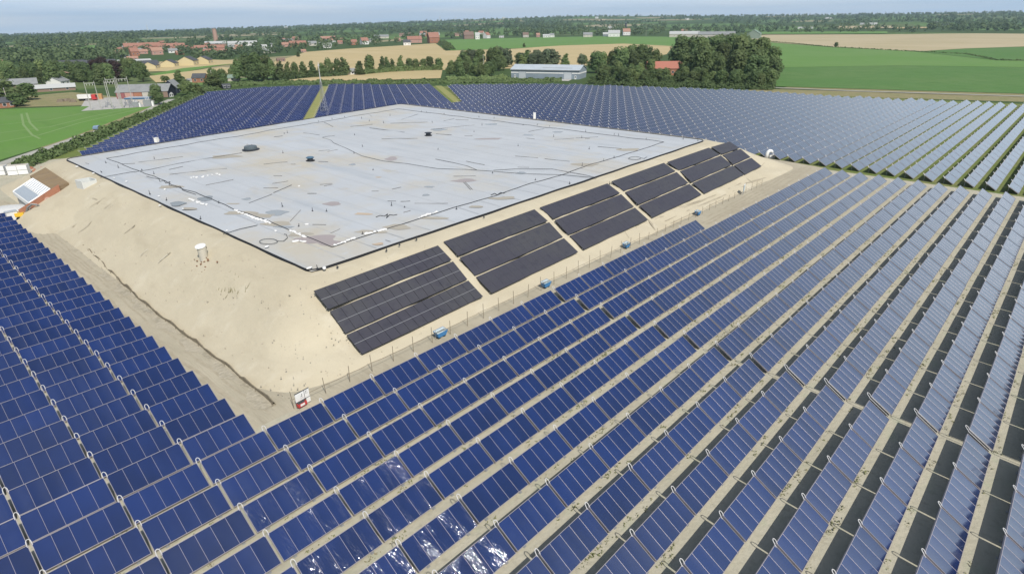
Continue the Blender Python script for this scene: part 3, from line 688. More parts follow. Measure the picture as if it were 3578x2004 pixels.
def site_sign():
    p = at(1062, 1416); root = empty('site_sign', tuple(p), 0.10, 'white site notice board with red framed tray at the corner of the sand bank', 'sign')
    mb = MB(); mb.box(-1.2, 1.2, -.03, .03, 1.15, 2.55); mb.build('board', WHITE, root)
    ink = MB(); ink.box(.34, .40, -.045, -.031, 1.15, 2.55)
    ink.box(-.30, -.03, -.045, -.031, 1.75, 1.82); ink.box(-.10, -.03, -.045, -.031, 1.82, 2.15); ink.box(-.16, -.10, -.045, -.031, 2.09, 2.15)
    ink.box(-.36, .18, -.045, -.031, 1.48, 1.51)
    ink.box(.60, .66, -.045, -.031, 2.02, 2.30); ink.box(.66, .86, -.045, -.031, 2.24, 2.30); ink.box(.50, 1.0, -.045, -.031, 1.88, 1.91)
    ink.build('lettering', DARK, root)
    mb = MB(); mb.box(-1.25, 1.25, -.06, .06, 2.55, 2.62); mb.box(-1.25, 1.25, -.06, .06, 1.08, 1.15); mb.build('board_frame', DARK, root)
    mb = MB(); mb.box(.55, 1.25, -.07, -.02, .25, 1.05); mb.build('notice_panel', WHITE, root)
    for x in (-1.1, .45, 1.1):
        mb = MB(); mb.box(x-.05, x+.05, .03, .13, -.2, 2.55); mb.build('post', WOOD, root)
    mb = MB(); mb.box(-1.15, .3, -.55, -.48, .45, .95); mb.box(-1.15, -1.08, -.48, .0, .45, .95); mb.box(.23, .3, -.48, 0, .45, .95); mb.box(-1.15, .3, -.55, 0, .40, .46); mb.build('red_tray', RED, root)
    mb = MB(); mb.box(-.85, -.1, -.57, -.551, .52, .88); mb.build('tray_label', WHITE, root)
    root.scale = (.68, .68, .68)
site_sign()
def skip_mb(root, L=2.3):
    # tipping skip: open trough, pale inside, blue outside, on dark feet
    o = MB(); a, b = L/2, L/2-.35
    ext = [(-b, -.45, .28), (b, -.45, .28), (b, .35, .28), (-b, .35, .28), (-a, -.62, 1.25), (a, -.62, 1.25), (a, .75, 1.45), (-a, .75, 1.45)]
    o.add(ext, [(3, 2, 1, 0), (0, 1, 5, 4), (1, 2, 6, 5), (2, 3, 7, 6), (3, 0, 4, 7)]); o.build('body', BLUE, root)
    i = MB(); t = .06
    it = [(-b+t, -.40, .34), (b-t, -.40, .34), (b-t, .30, .34), (-b+t, .30, .34), (-a+t, -.56, 1.25), (a-t, -.56, 1.25), (a-t, .69, 1.44), (-a+t, .69, 1.44)]
    i.add(it, [(0, 1, 2, 3), (4, 5, 1, 0), (5, 6, 2, 1), (6, 7, 3, 2), (7, 4, 0, 3)]); i.build('liner', PALEB, root)
    c = MB(); c.quad((-a+t, .08, 1.34), (a-t, .08, 1.34), (a-t, .69, 1.435), (-a+t, .69, 1.435)); c.build('cover_sheet', PALEB, root)
    r = MB(); e = [(-a, -.62, 1.25), (a, -.62, 1.25), (a, .75, 1.45), (-a, .75, 1.45), (-a, -.62, 1.25)]; r.tube(e, .035, 5); r.build('rim', mat('blue_rim', (0.05, 0.17, 0.36), .5), root)
    for x in (-L*.28, L*.22):
        f = MB(); f.box(x-.30, x+.30, -.42, .32, -.02, .10); f.box(x-.22, x+.22, -.36, .26, .10, .279); f.build('foot', BLACK, root)
    p = MB(); p.tube([(-a-.12, -.2, -.1), (-a-.12, -.1, 2.0)], .035, 5); p.build('marker_stick', WOOD, root)
SK = [(1541, 1176, 2.6, "largest blue skip at the foot of the bank, below the nearest absorber block"), (1908, 1003, 2.4, "blue skip at the foot of the bank between the first and second absorber blocks"),
      (2189, 866, 2.2, "blue skip at the foot of the bank between the second and third absorber blocks"), (2438, 752, 2.0, "small faded blue skip beyond the end of the first collector row")]
for px, py, L_, lb in SK:
    p = at(px, py); r = empty('skip', tuple(p), 0.03, lb, 'skip', 'blue skips along the foot of the bank'); skip_mb(r, L_); r.scale = (.66, .66, .66)
p = at(2598, 679); r = empty('site_sign', tuple(p), 0.25, 'small pale blue sign board on two legs beside the far sand track', 'sign')
MB().box(-.8, .8, -.03, .03, .9, 2.2).build('board', PALEB, r); fr = MB(); fr.box(-.86, .86, -.04, .04, 2.2, 2.27); fr.box(-.86, .86, -.04, .04, .83, .9); fr.build('board_frame', WHITE, r)
for x in (-.7, .7): MB().box(x-.05, x+.05, .03, .12, -.2, 2.2).build('post', STEEL, r)

# white drum standing on the left slope, concrete inlet box, pump house, excavator
p = on_bank(712, 900); r = empty('well_shaft', tuple(p), 0, "white round well shaft with a tilted lid on the bank's left slope", 'well shaft')
mb = MB(); mb.lathe((0, 0, -.6), [(.78, 0), (.80, 1.2), (.86, 2.4), (.88, 2.75)], 20); mb.build('shaft', mat('sandy_concrete', (0.52, 0.49, 0.41), .9), r, smooth=False)
mb = MB(); V = [(.0, 0)]; mb.lathe((0, 0, 0), [(.98, 0), (1.02, .06), (.98, .14), (.3, .2)], 24); lid_ = mb.build('lid', WHITE, r); r.scale = (.74, .74, .80); lid_.location = (-.15, 0, 2.2); lid_.rotation_euler = (.12, -.16, 0)
mb = MB(); mb.box(.80, .95, -.12, .12, 1.6, 1.9); mb.build('hinge', BLACK, r)
for k in range(14):
    q = on_bank(700+random.uniform(-35, 60), 905+random.uniform(-5, 48)); s_ = random.uniform(.08, .2)
    b = MB(); b.hexa([(-s_, -s_*.5, 0), (s_, -s_*.6, 0), (s_*.8, s_*.5, 0), (-s_, s_*.6, 0), (-s_*.6, -s_*.3, s_), (s_*.5, -s_*.4, s_*.8), (s_*.5, s_*.3, s_), (-s_*.6, s_*.4, s_*.7)])
    o = b.build('clod', mat('brown_clod', (0.22, 0.12, 0.07), .95), None); o.location = tuple(q); o.rotation_euler = (0, 0, random.uniform(0, 6)); tag(o, 'small brown clod scattered on the sand below the white well shaft', 'clod', 'brown clods below the well shaft')
p = on_bank(305, 648); r = empty('inlet_box', (p[0], p[1], p[2]), 0.15, "white concrete inlet box with an open top at the bank's left crest", 'inlet box')
mb = MB(); mb.box(-1.4, -1.2, -1.5, 1.5, -2.2, 1.3); mb.box(1.2, 1.4, -1.5, 1.5, -2, 1.3); mb.box(-1.2, 1.2, -1.5, -1.3, -2.2, 1.1); mb.box(-1.2, 1.2, 1.3, 1.5, -2, 1.3); mb.build('wall', mat('white_concrete', (0.62, 0.63, 0.60), .8), r)
MB().box(-1.2, 1.2, -1.3, 1.3, .5, .6).build('floor', mat('inlet_grey', (0.33, 0.36, 0.37), .7), r); MB().box(-.1, .9, -.7, -.2, .601, .85).build('gate', DARK, r)
mb = MB(); mb.tube([(1.3, -.6, .5), (2.6, -.6, .3), (4.2, -.5, .15)], .11, 6); mb.build('pipe', DARK, r)
def pump_house():
    x0, x1, x2, y0, y1 = -8.0, -4.1, -1.2, 102.6, 117.0; z0, z1 = 2.9, 5.0
    r = empty('pump_house', (x0, y0, 0), 0, 'unfinished pump house with white slatted sloping roof set into the sand bank', 'building')
    X = lambda x, y, z: (x-x0, y-y0, z); TL = .18
    mb = MB(); mb.hexa([X(x0, y0, -.3), X(x1, y0, -.3), X(x1, y1, -.3), X(x0, y1, -.3), X(x0, y0, z0-TL), X(x1, y0, z1-TL), X(x1, y1, z1-TL), X(x0, y1, z0-TL)]); mb.build('wall', CONC, r)
    mb = MB(); mb.hexa([X(x0-.3, y0, z0-TL), X(x1, y0, z1-TL), X(x1, y1, z1-TL), X(x0-.3, y1, z0-TL), X(x0-.3, y0, z0-.03), X(x1, y0, z1), X(x1, y1, z1), X(x0-.3, y1, z0-.03)]); roof = mb.build('roof', mat('roof_glazing', (0.25, 0.32, 0.40), .35), r)
    MB().box(-.42, -.30, 0, y1-y0, z0-.75, z0+.02).build('fascia', WHITE, r)
    def bar(name, u0, v0, u1, v1, w, h, m, par):
        # u along the slope 0..1, v along the length 0..1
        a = np.array(X(lerp(x0-.3, x1, u0), lerp(y0, y1, v0), lerp(z0, z1, u0)+h)); b = np.array(X(lerp(x0-.3, x1, u1), lerp(y0, y1, v1), lerp(z0, z1, u1)+h)); return a, b
    mb = MB()
    for (a_, b_) in (((0, 0), (1, 0)), ((0, 1), (1, 1)), ((1, 0), (1, 1)), ((0, 0), (0, 1)), ((.52, 0), (.52, 1))):
        a, b = bar('', a_[0], a_[1], b_[0], b_[1], 0, .05, None, None); mb.tube([a, b], .16 if a_[0] != .52 else .12, 4)
    mb.build('roof_frame', WHITE, r)
    for k in range(9):
        v = .06+k*.105; a, b = bar('', .54, v, .98, v+.055, 0, .05, None, None); t = MB(); t.tube([a, b], .17, 4); t.build('rafter', WHITE, r)
    for k in range(17):
        v = .05+k*.056; a, b = bar('', .04, v, .5, v, 0, .03, None, None); t = MB(); t.tube([a, b], .07, 4); t.build('slat', mat('grey_slat', (0.42, 0.46, 0.50), .5), r)
    mb = MB(); mb.hexa([X(x0-2.4, y0-.45, .2), X(x1+1.6, y0-.45, 1.5), X(x1+1.6, y0-.05, 1.5), X(x0-2.4, y0-.05, .2), X(x0-2.4, y0-.45, 2.0), X(x1+1.6, y0-.45, 5.7), X(x1+1.6, y0-.05, 5.7), X(x0-2.4, y0-.05, 2.0)]); mb.build('wing_wall', BRICK, r)
    mb = MB(); mb.lathe((0, 0, 0), [(.62, 0), (.62, .1), (.42, .1), (.42, .02)], 16); o = mb.build('pipe_collar', mat('pink_collar', (0.55, 0.38, 0.33), .8), r); o.location = X(x1-1.0, y0-.46, 3.0); o.rotation_euler = (math.pi/2, 0, 0)
    mb = MB(); mb.hexa([X(x1+.05, y0, 3.0), X(x2+.6, y0, 4.0), X(x2+.9, y1+5.5, 4.5), X(x1+.05, y1+3, 3.0), X(x1+.05, y0, 5.05), X(x2+.6, y0, 5.7), X(x2+.9, y1+5.5, 6.1), X(x1+.05, y1+3, 5.2)]); mb.build('timber_deck', BOARD, r)
    MB().box(-3.4, -.45, .5, y1-y0-1, .0, .06).build('apron', mat('wet_concrete', (0.36, 0.35, 0.31), .9), r)
pump_house()
def excavator():
    p = at(90, 764); r = empty('excavator', tuple(p), -.45, 'yellow and grey tracked excavator standing on the sand track by the pump house', 'excavator')
    for s in (-1, 1):
        mb = MB(); prof = [(-2.0, .35), (-1.7, .05), (1.7, .05), (2.0, .35), (2.0, .6), (1.7, .9), (-1.7, .9), (-2.0, .6)]
        y0_, y1_ = (s*1.35-.32, s*1.35+.32); n = len(prof)
        mb.add([(x, y0_, z) for x, z in prof]+[(x, y1_, z) for x, z in prof], [tuple(range(n)), tuple(range(2*n-1, n-1, -1))]+[(i, n+i, n+(i+1) % n, (i+1) % n) for i in range(n)]); mb.build('track', BLACK, r)
    mb = MB(); mb.box(-1.2, 1.2, -.95, .95, .5, 1.0); mb.cyl((0, 0), .8, .8, 1.0, 1.15, 16); mb.build('undercarriage', DARK, r)
    mb = MB(); mb.box(-2.5, .2, -1.3, 1.3, 1.15, 2.3); mb.hexa([(-2.7, -1.2, 1.2), (-2.5, -1.2, 1.2), (-2.5, 1.2, 1.2), (-2.7, 1.2, 1.2), (-2.62, -1.15, 2.1), (-2.5, -1.2, 2.3), (-2.5, 1.2, 2.3), (-2.62, 1.15, 2.1)]); mb.build('engine_house', YEL, r)
    GREYM = mat('machine_grey', (0.18, 0.185, 0.18), .5)
    mb = MB(); mb.hexa([(.2, .25, 1.15), (1.7, .25, 1.15), (1.7, 1.3, 1.15), (.2, 1.3, 1.15), (.25, .3, 2.9), (1.35, .3, 2.9), (1.35, 1.25, 2.9), (.25, 1.25, 2.9)]); c = mb.build('cab', GREYM, r)
    mb = MB(); mb.quad((.35, .27, 1.75), (1.45, .27, 1.75), (1.25, .29, 2.75), (.4, .29, 2.75)); mb.quad((1.63, .4, 1.75), (1.63, 1.15, 1.75), (1.42, 1.1, 2.75), (1.42, .45, 2.75)); mb.quad((1.45, 1.285, 1.75), (.35, 1.285, 1.75), (.4, 1.265, 2.75), (1.25, 1.265, 2.75)); mb.build('window', WIN, c)
    MB().box(.2, 1.4, .22, 1.32, 2.9, 2.98).build('cab_roof', WHITE, r)
    mb = MB(); mb.tube([(.6, -.3, 1.6), (1.6, -.3, 3.6), (3.0, -.3, 4.5), (4.6, -.3, 3.9)], [.34, .32, .28, .22], 4); mb.build('boom', GREYM, r)
    mb = MB(); mb.tube([(4.4, -.3, 4.3), (4.9, -.3, 3.6), (5.3, -.3, 1.4)], [.2, .24, .16], 4); mb.build('stick', GREYM, r)
    mb = MB(); mb.tube([(1.2, -.3, 1.7), (2.5, -.3, 4.0)], .09, 6); mb.tube([(2.6, -.3, 4.75), (4.4, -.3, 4.4)], .08, 6); mb.build('hydraulic_ram', STEEL, r)
    mb = MB(); a = [(5.3, 1.5), (5.75, 1.1), (5.7, .35), (5.2, .1), (4.75, .35), (4.95, 1.0)]
    n = len(a); mb.add([(x, -.85, z) for x, z in a]+[(x, .25, z) for x, z in a], [tuple(range(n-1, -1, -1)), tuple(range(n, 2*n))]+[(i, (i+1) % n, n+(i+1) % n, n+i) for i in (0, 1, 2, 3)]); mb.build('bucket', mat('rusty_steel', (0.12, 0.075, 0.05), .7), r)
    r.scale = (.64, .64, .64)
excavator()
# white heap under a sheet, cabin by the collectors, containers, shed behind the hedge end
p = at(38, 738); r = empty('sheeted_heap', tuple(p), 0, 'low rounded heap under a white sheet behind the excavator', 'heap')
V = []; n = 24
for i in range(7):
    t = i/6; rr = math.cos(t*math.pi/2)
    for k in range(n): a = 2*math.pi*k/n; V.append((5.2*rr*math.cos(a)*(1+.06*math.sin(3*a)), 2.4*rr*math.sin(a), 1.3*math.sin(t*math.pi/2)+.05*math.sin(5*a+i)))
np_mesh('white_sheet', np.array(V), np.array([(i*n+k, i*n+(k+1) % n, (i+1)*n+(k+1) % n, (i+1)*n+k) for i in range(6) for k in range(n)]), mat('white_sheeting', (0.52, 0.53, 0.53), .7), parent=r, smooth=True); r.rotation_euler = (0, 0, -.45)
p = at(48, 770); r = empty('site_cabin', tuple(p), .05, 'small white cabinet at the end of the farthest left collector row', 'cabinet')
MB().box(-.9, .9, -.6, .6, 0, 1.9).build('housing', WALLS['white'], r); MB().box(-1.0, 1.0, -.7, .7, 1.9, 2.0).build('lid', SHEET, r); MB().box(-.5, .5, -.63, -.601, .2, 1.7).build('door', WBAG, r)
def container(px, py, rz, lb, L_=4.6):
    p = at(px, py); r = empty('site_container', tuple(p), rz, lb, 'container', 'white containers at the end of the hedge')
    MB().box(-L_/2, L_/2, -1.2, 1.2, .15, 2.5).build('body', WHITE, r); MB().box(-L_/2+.15, L_/2-.15, -1.05, 1.05, 2.5, 2.54).build('roof_panel', WALLS['pale'], r)
    f = MB()
    for x in (-L_/2, -.03, L_/2-.06): f.box(x, x+.08, -1.25, -1.2, .15, 2.5)
    f.box(-L_/2, L_/2, -1.25, -1.2, 1.3, 1.38); f.build('door_frame', STEEL, r)
    for x in (-L_/2+.2, L_/2-.5): MB().box(x, x+.3, -1.1, 1.1, 0, .15).build('foot', DARK, r)
container(70, 609, -.42, 'white site container with framed double doors beside the end of the hedge'); container(-8, 612, -.5, "white site container cut off by the picture's left edge", 4.6)
for k in range(18):
    p = at(random.uniform(88, 150), random.uniform(588, 600)-(k % 3)*2); s_ = random.uniform(.25, .6)
    b = MB(); b.hexa([(-s_, -s_*.7, -.05), (s_, -s_*.6, -.05), (s_*.9, s_*.7, -.05), (-s_, s_*.6, -.05), (-s_*.5, -s_*.3, s_*.8), (s_*.5, -s_*.4, s_*.7), (s_*.4, s_*.3, s_*.8), (-s_*.6, s_*.4, s_*.6)])
    o = b.build('brick_lump', BRICK if k % 2 else WALLS['pink'], None); o.location = tuple(p); o.rotation_euler = (0, 0, random.uniform(0, 6)); tag(o, 'lump of broken brick in the rubble heap beside the white container', 'rubble', 'broken brick rubble by the hedge')
# white elbow duct and box at the far corner, vents on the back rim
p = at(2688, 552); r = empty('intake_duct', tuple(p), -.6, 'white bent intake duct at the far corner of the bank by the collector ends', 'duct')
mb = MB(); mb.tube([(-1.2, 0, -.2), (-1.2, 0, 1.6), (-.95, 0, 2.4), (-.3, 0, 2.8), (.45, 0, 2.6), (.9, 0, 2.2)], [.62, .62, .64, .64, .62, .6], 12); mb.build('elbow', WHITE, r, smooth=True)
r.scale = (.72, .72, .72); MB().box(-.4, 1.9, -.8, .8, -.1, 1.25).build('housing', WHITE, r); MB().box(-.2, 1.1, -.5, .5, 1.25, 1.32).build('hatch', DARK, r)
for px, py, w_, h_, lb in ((1868, 413, 1.0, 2.0, 'tall white vent box standing on the far rim of the bank'), (548, 495, 1.5, 1.6, 'white hooded vent standing on the left part of the far rim')):
    q = at(px, py, HB); r = empty('rim_vent', tuple(q), .6, lb, 'vent'); r.scale = (.65, .65, .65 if px < 1000 else .85)
    MB().box(-w_/2, w_/2, -.6, .6, -.2, h_).build('housing', WHITE, r); MB().box(-w_/2-.08, w_/2+.08, -.68, .68, h_, h_+.1).build('cap', WALLS['white'], r)
    mb = MB(); mb.tube([(w_/2-.2, 0, .3), (w_/2+.5, 0, h_*.7), (w_/2+.7, 0, .3)], .3, 8); mb.build('hood', WALLS['white'], r)
# lattice mast behind the far rim
p = at(1135, 398); D = dist(p); r = empty('lattice_mast', tuple(p), .5, 'slender steel lattice mast rising behind the far rim of the bank', 'mast')
H1, H2, w0, w1 = 13.5, 21.0, 1.25, .22
for sx, sy in ((-1, -1), (1, -1), (1, 1), (-1, 1)):
    mb = MB(); mb.tube([(sx*w0, sy*w0, -.2), (sx*w1, sy*w1, H1)], .085, 4); mb.build('leg', STEEL, r)
mb = MB()
for k in range(9):
    za, zb = H1*k/9, H1*(k+1)/9; wa, wb = lerp(w0, w1, k/9), lerp(w0, w1, (k+1)/9); C4 = [(-1, -1), (1, -1), (1, 1), (-1, 1)]
    for i in range(4):
        a, b = C4[i], C4[(i+1) % 4]; mb.tube([(a[0]*wa, a[1]*wa, za), (b[0]*wb, b[1]*wb, zb)], .04, 4); mb.tube([(a[0]*wb, a[1]*wb, zb), (b[0]*wb, b[1]*wb, zb)], .035, 4)
mb.build('bracing', STEEL, r); mb = MB(); mb.tube([(0, 0, H1-.5), (0, 0, H2)], [.2, .12], 6); mb.build('top_pole', PIPEW, r); mb = MB(); mb.box(-.35, .35, -.2, .2, H2-1.6, H2-.9); mb.build('aerial', PIPEW, r)
# weed tuft
p = on_bank(800, 1010); mb = MB()
for k in range(60):
    q = on_bank(800+random.gauss(0, 22)+12, 1000+random.gauss(0, 16)); d = Vector((random.uniform(.2, .9), random.uniform(.1, .8), random.uniform(.3, .7))); e = Vector(q-p); s_ = .03
    mb.add([e+Vector((-s_, s_, 0)), e+Vector((s_, -s_, 0)), e+d*random.uniform(.5, 1.3)], [(0, 1, 2)])
o = mb.build('dry_weeds', mat('dry_weed', (0.20, 0.18, 0.10), .95), None); o.location = tuple(p); tag(o, "tuft of dry grey weeds growing low on the bank's left slope", 'weeds')

# ------------------------------------------------------------------ what lies on the pit cover
def lid_thing(name, build, px, py, label, cat, group=None):
    p = on_lid(px, py); r = empty(name, tuple(p), 0, label, cat, group); build(r, p); return r
def ring():
    pts = []; n = 46
    C4 = [(1160, 861), (372, 553), (1389, 381), (2320, 497)]
    Q = [on_lid(*c) for c in C4]
    for i in range(4):
        a, b = Q[i], Q[(i+1) % 4]
        for k in range(n):
            t = k/n; q = lerp(a, b, t); d = (b-a)/np.linalg.norm(b-a); nn = np.array([-d[1], d[0], 0]); q = q+nn*(.25*math.sin(k*.55+i)+.12*math.sin(k*1.9))*math.sin(math.pi*t)
            q[2] = ZL+.20+float(lid_wave(q[0], q[1])); pts.append(q)
    return pts
RING = ring(); o0 = RING[0]
root = empty('ballast_pipe', tuple(o0), 0, 'dark ballast pipe laid in a closed ring just inside the edge of the cover', 'pipe')
for i in range(4):
    seg = RING[i*46:(i+1)*46]+[RING[((i+1)*46) % len(RING)]]
    mb = MB(); mb.tube([q-o0 for q in seg], .085, 5); mb.build('pipe_run', DARK, root, smooth=True)
def hose(pxs, r, label, m=DARK, name='hose', cat='hose'):
    P = [on_lid(*q, .05) for q in pxs]; o = P[0]; pts = []
    for a, b in zip(P[:-1], P[1:]):
        n = max(2, int(np.linalg.norm(b-a)/2)); pts += [lerp(a, b, k/n) for k in range(n)]
    pts.append(P[-1]); mb = MB(); mb.tube([q-o for q in pts], r, 5); ob = mb.build(name, m, None, smooth=True); ob.location = tuple(o); tag(ob, label, cat)
z6 = lambda pts: z8(900, 500, pts); z7 = lambda pts: z8(1800, 500, pts); z5 = lambda pts: z8(0, 500, pts); z2 = lambda pts: z8(900, 0, pts); z3 = lambda pts: z8(1800, 0, pts)
hose(z2([(650, 1378), (740, 1410)])+z6([(760, 0), (900, 60), (1040, 130), (1250, 180), (1500, 210), (1800, 258), (2100, 270), (2350, 285), (2576, 302)])+z7([(150, 312), (470, 317), (720, 340), (820, 350)]), .045, 'longest dark hose curving across the middle of the cover to its right edge')
hose(z6([(1780, 165), (1960, 198), (2100, 236), (2190, 270)]), .05, 'short dark hose branching into the long hose near the right side of the cover')
hose(z6([(2360, 275), (2576, 258)])+z7([(370, 262), (560, 295), (700, 320), (820, 349)]), .045, 'dark hose running beside the long hose to the right edge of the cover')
hose(z5([(1000, 350), (1300, 296), (1370, 288), (1500, 265), (1800, 203), (2100, 150), (2420, 95)]), .045, 'dark hose leading from the left edge of the cover to the big hatch')
hose(z5([(2230, 912), (2400, 865), (2576, 822)]), .05, 'short dark hose from ballast pipe to the cover edge near the front corner')
def ell(cx, cy, rx, ry, a0, a1, n=26): return [(cx+rx*math.cos(a0+(a1-a0)*k/n), cy+ry*math.sin(a0+(a1-a0)*k/n)) for k in range(n+1)]
hose(z6(ell(110, 990, 90, 28, 0, 12.4, 40)+[(260, 985), (300, 950), (290, 915), (268, 910)]), .04, 'coil of thin dark hose lying near the front corner of the cover')
hose(z7(ell(1195, 156, 60, 14, 0, 6.2)+[(1290, 160), (1320, 140)]), .045, 'small loop of dark hose near the right end of the cover')
hose(z5([(1465, 330), (1520, 350), (1590, 360), (1600, 385), (1640, 375), (1660, 400), (1700, 385), (1690, 420), (1770, 440), (1800, 430), (1830, 470), (1880, 490), (1960, 515)]), .06, 'tangled dark hose bundled along the left run of the ballast pipe')
hose(z6([(1185, 742), (1225, 725), (1270, 735), (1300, 712), (1290, 755), (1320, 720), (1360, 725), (1395, 716)]), .07, 'crumpled black hose lying alone in the front part of the cover')
hose(z6([(2335, 520), (2370, 500), (2400, 515), (2430, 492), (2460, 500), (2485, 485)]), .09, 'knotted dark rope lying over the right run of the ballast pipe')
BAT = dict(b6=z6([(2085, 180), (2270, 222), (160, 500), (340, 420), (0, 570), (145, 515), (325, 780), (430, 670), (1570, 600), (1905, 605), (1960, 328), (2180, 328), (500, 508), (590, 508), (610, 78), (720, 70), (700, 85), (800, 65), (730, 900), (825, 860), (1460, 690), (1530, 670), (1300, 580), (1385, 580), (1430, 582), (1525, 578), (1345, 460), (1435, 440), (625, 415), (740, 402), (665, 430), (750, 410), (160, 325), (245, 325), (150, 405), (305, 380), (550, 812), (685, 815), (60, 210), (300, 190), (1140, 475), (1210, 477), (60, 452), (205, 447), (2060, 390), (2130, 465), (2075, 388), (2150, 465), (1280, 970), (1330, 988), (610, 187), (705, 190), (335, 215), (380, 215)]),
           b7=z7([(0, 130), (230, 155), (295, 160), (545, 185), (825, 40), (1065, 58), (25, 240), (140, 240)]),
           b5=z5([(1385, 190), (1830, 140), (1690, 265), (1830, 235), (1695, 310), (2270, 255), (2060, 422), (2335, 368), (2490, 600), (2576, 570), (855, 200), (890, 212), (1220, 210), (1350, 200)]),
           b2=z2([(165, 1370), (250, 1362), (460, 1332), (620, 1352), (650, 1375), (770, 1360), (930, 1270), (1150, 1245), (1120, 1283), (1470, 1325), (1330, 1235), (1700, 1225), (1440, 1197), (1605, 1142), (1860, 1212), (1970, 1185), (1980, 1195), (2110, 1200), (1240, 1388), (1600, 1390), (1730, 1298), (2170, 1250), (1785, 1340), (1940, 1350), (665, 1225), (755, 1270), (1120, 1150), (1145, 1168), (2070, 1360), (2150, 1358)]),
           b3=z3([(390, 1400), (590, 1385), (605, 1383), (830, 1370), (135, 1315), (290, 1290), (700, 1386), (745, 1385), (115, 1385), (195, 1393)]))
for kx, pts in BAT.items():
    for i in range(0, len(pts), 2):
        a, b = on_lid(*pts[i], .04), on_lid(*pts[i+1], .04); mid = (a+b)/2; mid[2] = ZL+.21+float(lid_wave(mid[0], mid[1])); thin = 0.05 if kx in ('b2', 'b3') else .045
        mb = MB(); mb.tube([a-mid, (0, 0, 0), b-mid], thin*random.uniform(.7, 1.3), 4); o = mb.build('batten', DARK if random.random() < .55 else mat('grey_batten', (0.13, 0.125, 0.12), .8), None); o.location = tuple(mid)
        L_ = np.linalg.norm(b-a)
        tag(o, ('long dark batten' if L_ > 9 else 'short dark batten')+' lying loose on the pale cover', 'batten', 'loose battens on the cover' if L_ <= 9 else 'long loose battens on the cover')
# puddles and stains that lie on the membrane as thin sheets of water or mud
PUD = [(z6, 190, 690, 112, 26, 'g'), (z6, 750, 605, 88, 18, 'm'), (z6, 270, 832, 100, 12, 'g'), (z6, 950, 210, 35, 9, 'g'), (z6, 1720, 437, 50, 10, 'g'), (z6, 2070, 368, 120, 15, 'm'), (z6, 1340, 152, 60, 18, 'm'), (z6, 1680, 520, 36, 12, 'g'), (z6, 600, 950, 200, 42, 'm'), (z5, 1775, 600, 80, 22, 'd'), (z5, 2060, 545, 75, 28, 'd'), (z5, 2340, 603, 65, 7, 'b'), (z5, 2470, 555, 46, 11, 'g'), (z5, 1890, 655, 70, 14, 'b'), (z2, 1810, 1294, 80, 10, 'g'), (z2, 2345, 1240, 60, 9, 'g'), (z7, 60, 298, 52, 12, 'g'), (z7, 1140, 62, 110, 16, 'b'), (z3, 125, 1350, 52, 8, 'g'), (z3, 430, 1320, 50, 7, 'g'), (z6, 1055, 705, 85, 13, 'o'), (z6, 1210, 345, 30, 5, 'o'), (z6, 1210, 1003, 55, 12, 'o'), (z6, 2180, 635, 65, 12, 'b'), (z6, 1400, 835, 130, 22, 'b'), (z2, 2320, 1388, 130, 9, 'm'), (z5, 2250, 130, 150, 20, 'b'), (z6, 420, 905, 120, 22, 'b'), (z6, 700, 985, 130, 26, 'm'), (z6, 200, 800, 150, 20, 'b'), (z6, 60, 720, 110, 24, 'b'), (z5, 2400, 690, 160, 22, 'b'), (z6, 1130, 885, 150, 16, 'b'), (z6, 1760, 745, 130, 14, 'b'), (z6, 2450, 545, 140, 14, 'b'), (z5, 1700, 430, 120, 18, 'b'), (z7, 700, 215, 130, 18, 'b')]
PM = dict(g=mat('shallow_water', (0.30, 0.32, 0.33), .25, spec=.5), m=mat('muddy_water', (0.36, 0.31, 0.30), .4), d=mat('dark_puddle', (0.22, 0.235, 0.24), .25), b=mat('mud_film', (0.40, 0.37, 0.31), .7), o=mat('rusty_mud', (0.50, 0.40, 0.30), .8))
for zf, a, b, rx, ry, kd in PUD:
    ph = random.uniform(0, 6); outl = [(a+rx*(1+.22*math.sin(3*t+ph))*math.cos(t), b+ry*(1+.25*math.sin(2*t+ph*2))*math.sin(t)+ry*.3*math.sin(t*.5)) for t in np.linspace(0, 2*math.pi, 29)[:-1]]
    P = [on_lid(*q) for q in zf(outl)]; c = sum(P)/len(P); c[2] = 0; V = []
    for f in (.0, .35, .7, 1.0):
        for q in P:
            x, y = lerp(c[:2], q[:2], max(f, .02)); V.append((x, y, ZL+.18+.022+float(lid_wave(x, y))))
    n = len(P); Q = [(i*n+k, i*n+(k+1) % n, (i+1)*n+(k+1) % n, (i+1)*n+k) for i in range(3) for k in range(n)]
    o = np_mesh('puddle', np.array(V), np.array(Q), PM[kd], smooth=True); tag(o, kind='structure')
# pegs, sandbags, hatches
PEG = z6([(690, 685), (1050, 910), (550, 682), (1470, 636), (1990, 665), (2265, 740), (1590, 965), (1420, 1025), (1290, 1078), (800, 1240), (600, 1258), (2350, 303), (965, 105), (255, 103), (410, 825), (1155, 268), (1805, 62), (1050, 36), (250, 632), (1340, 622)])+z7([(740, 62), (990, 145), (670, 230), (885, 178), (945, 410), (545, 405), (202, 372), (30, 28)])+z5([(1060, 198), (1185, 245), (1545, 158), (1420, 272), (1540, 305), (2190, 600), (1015, 292), (1500, 510), (2005, 757), (1665, 570)])+z2([(1640, 1118), (1865, 1142), (2215, 1175), (1325, 1156), (1040, 1185), (870, 1170), (1690, 1125), (2365, 1185), (2245, 1250), (1260, 1227), (1118, 1213), (1748, 1226), (970, 1350), (2165, 1321), (300, 1332), (268, 1338), (745, 1190), (610, 1215)])+z3([(385, 1365), (705, 1318), (667, 1376), (1310, 1398), (1828, 1404), (1680, 1390), (220, 1252), (345, 1265), (1035, 1358), (990, 1350), (80, 1254)])
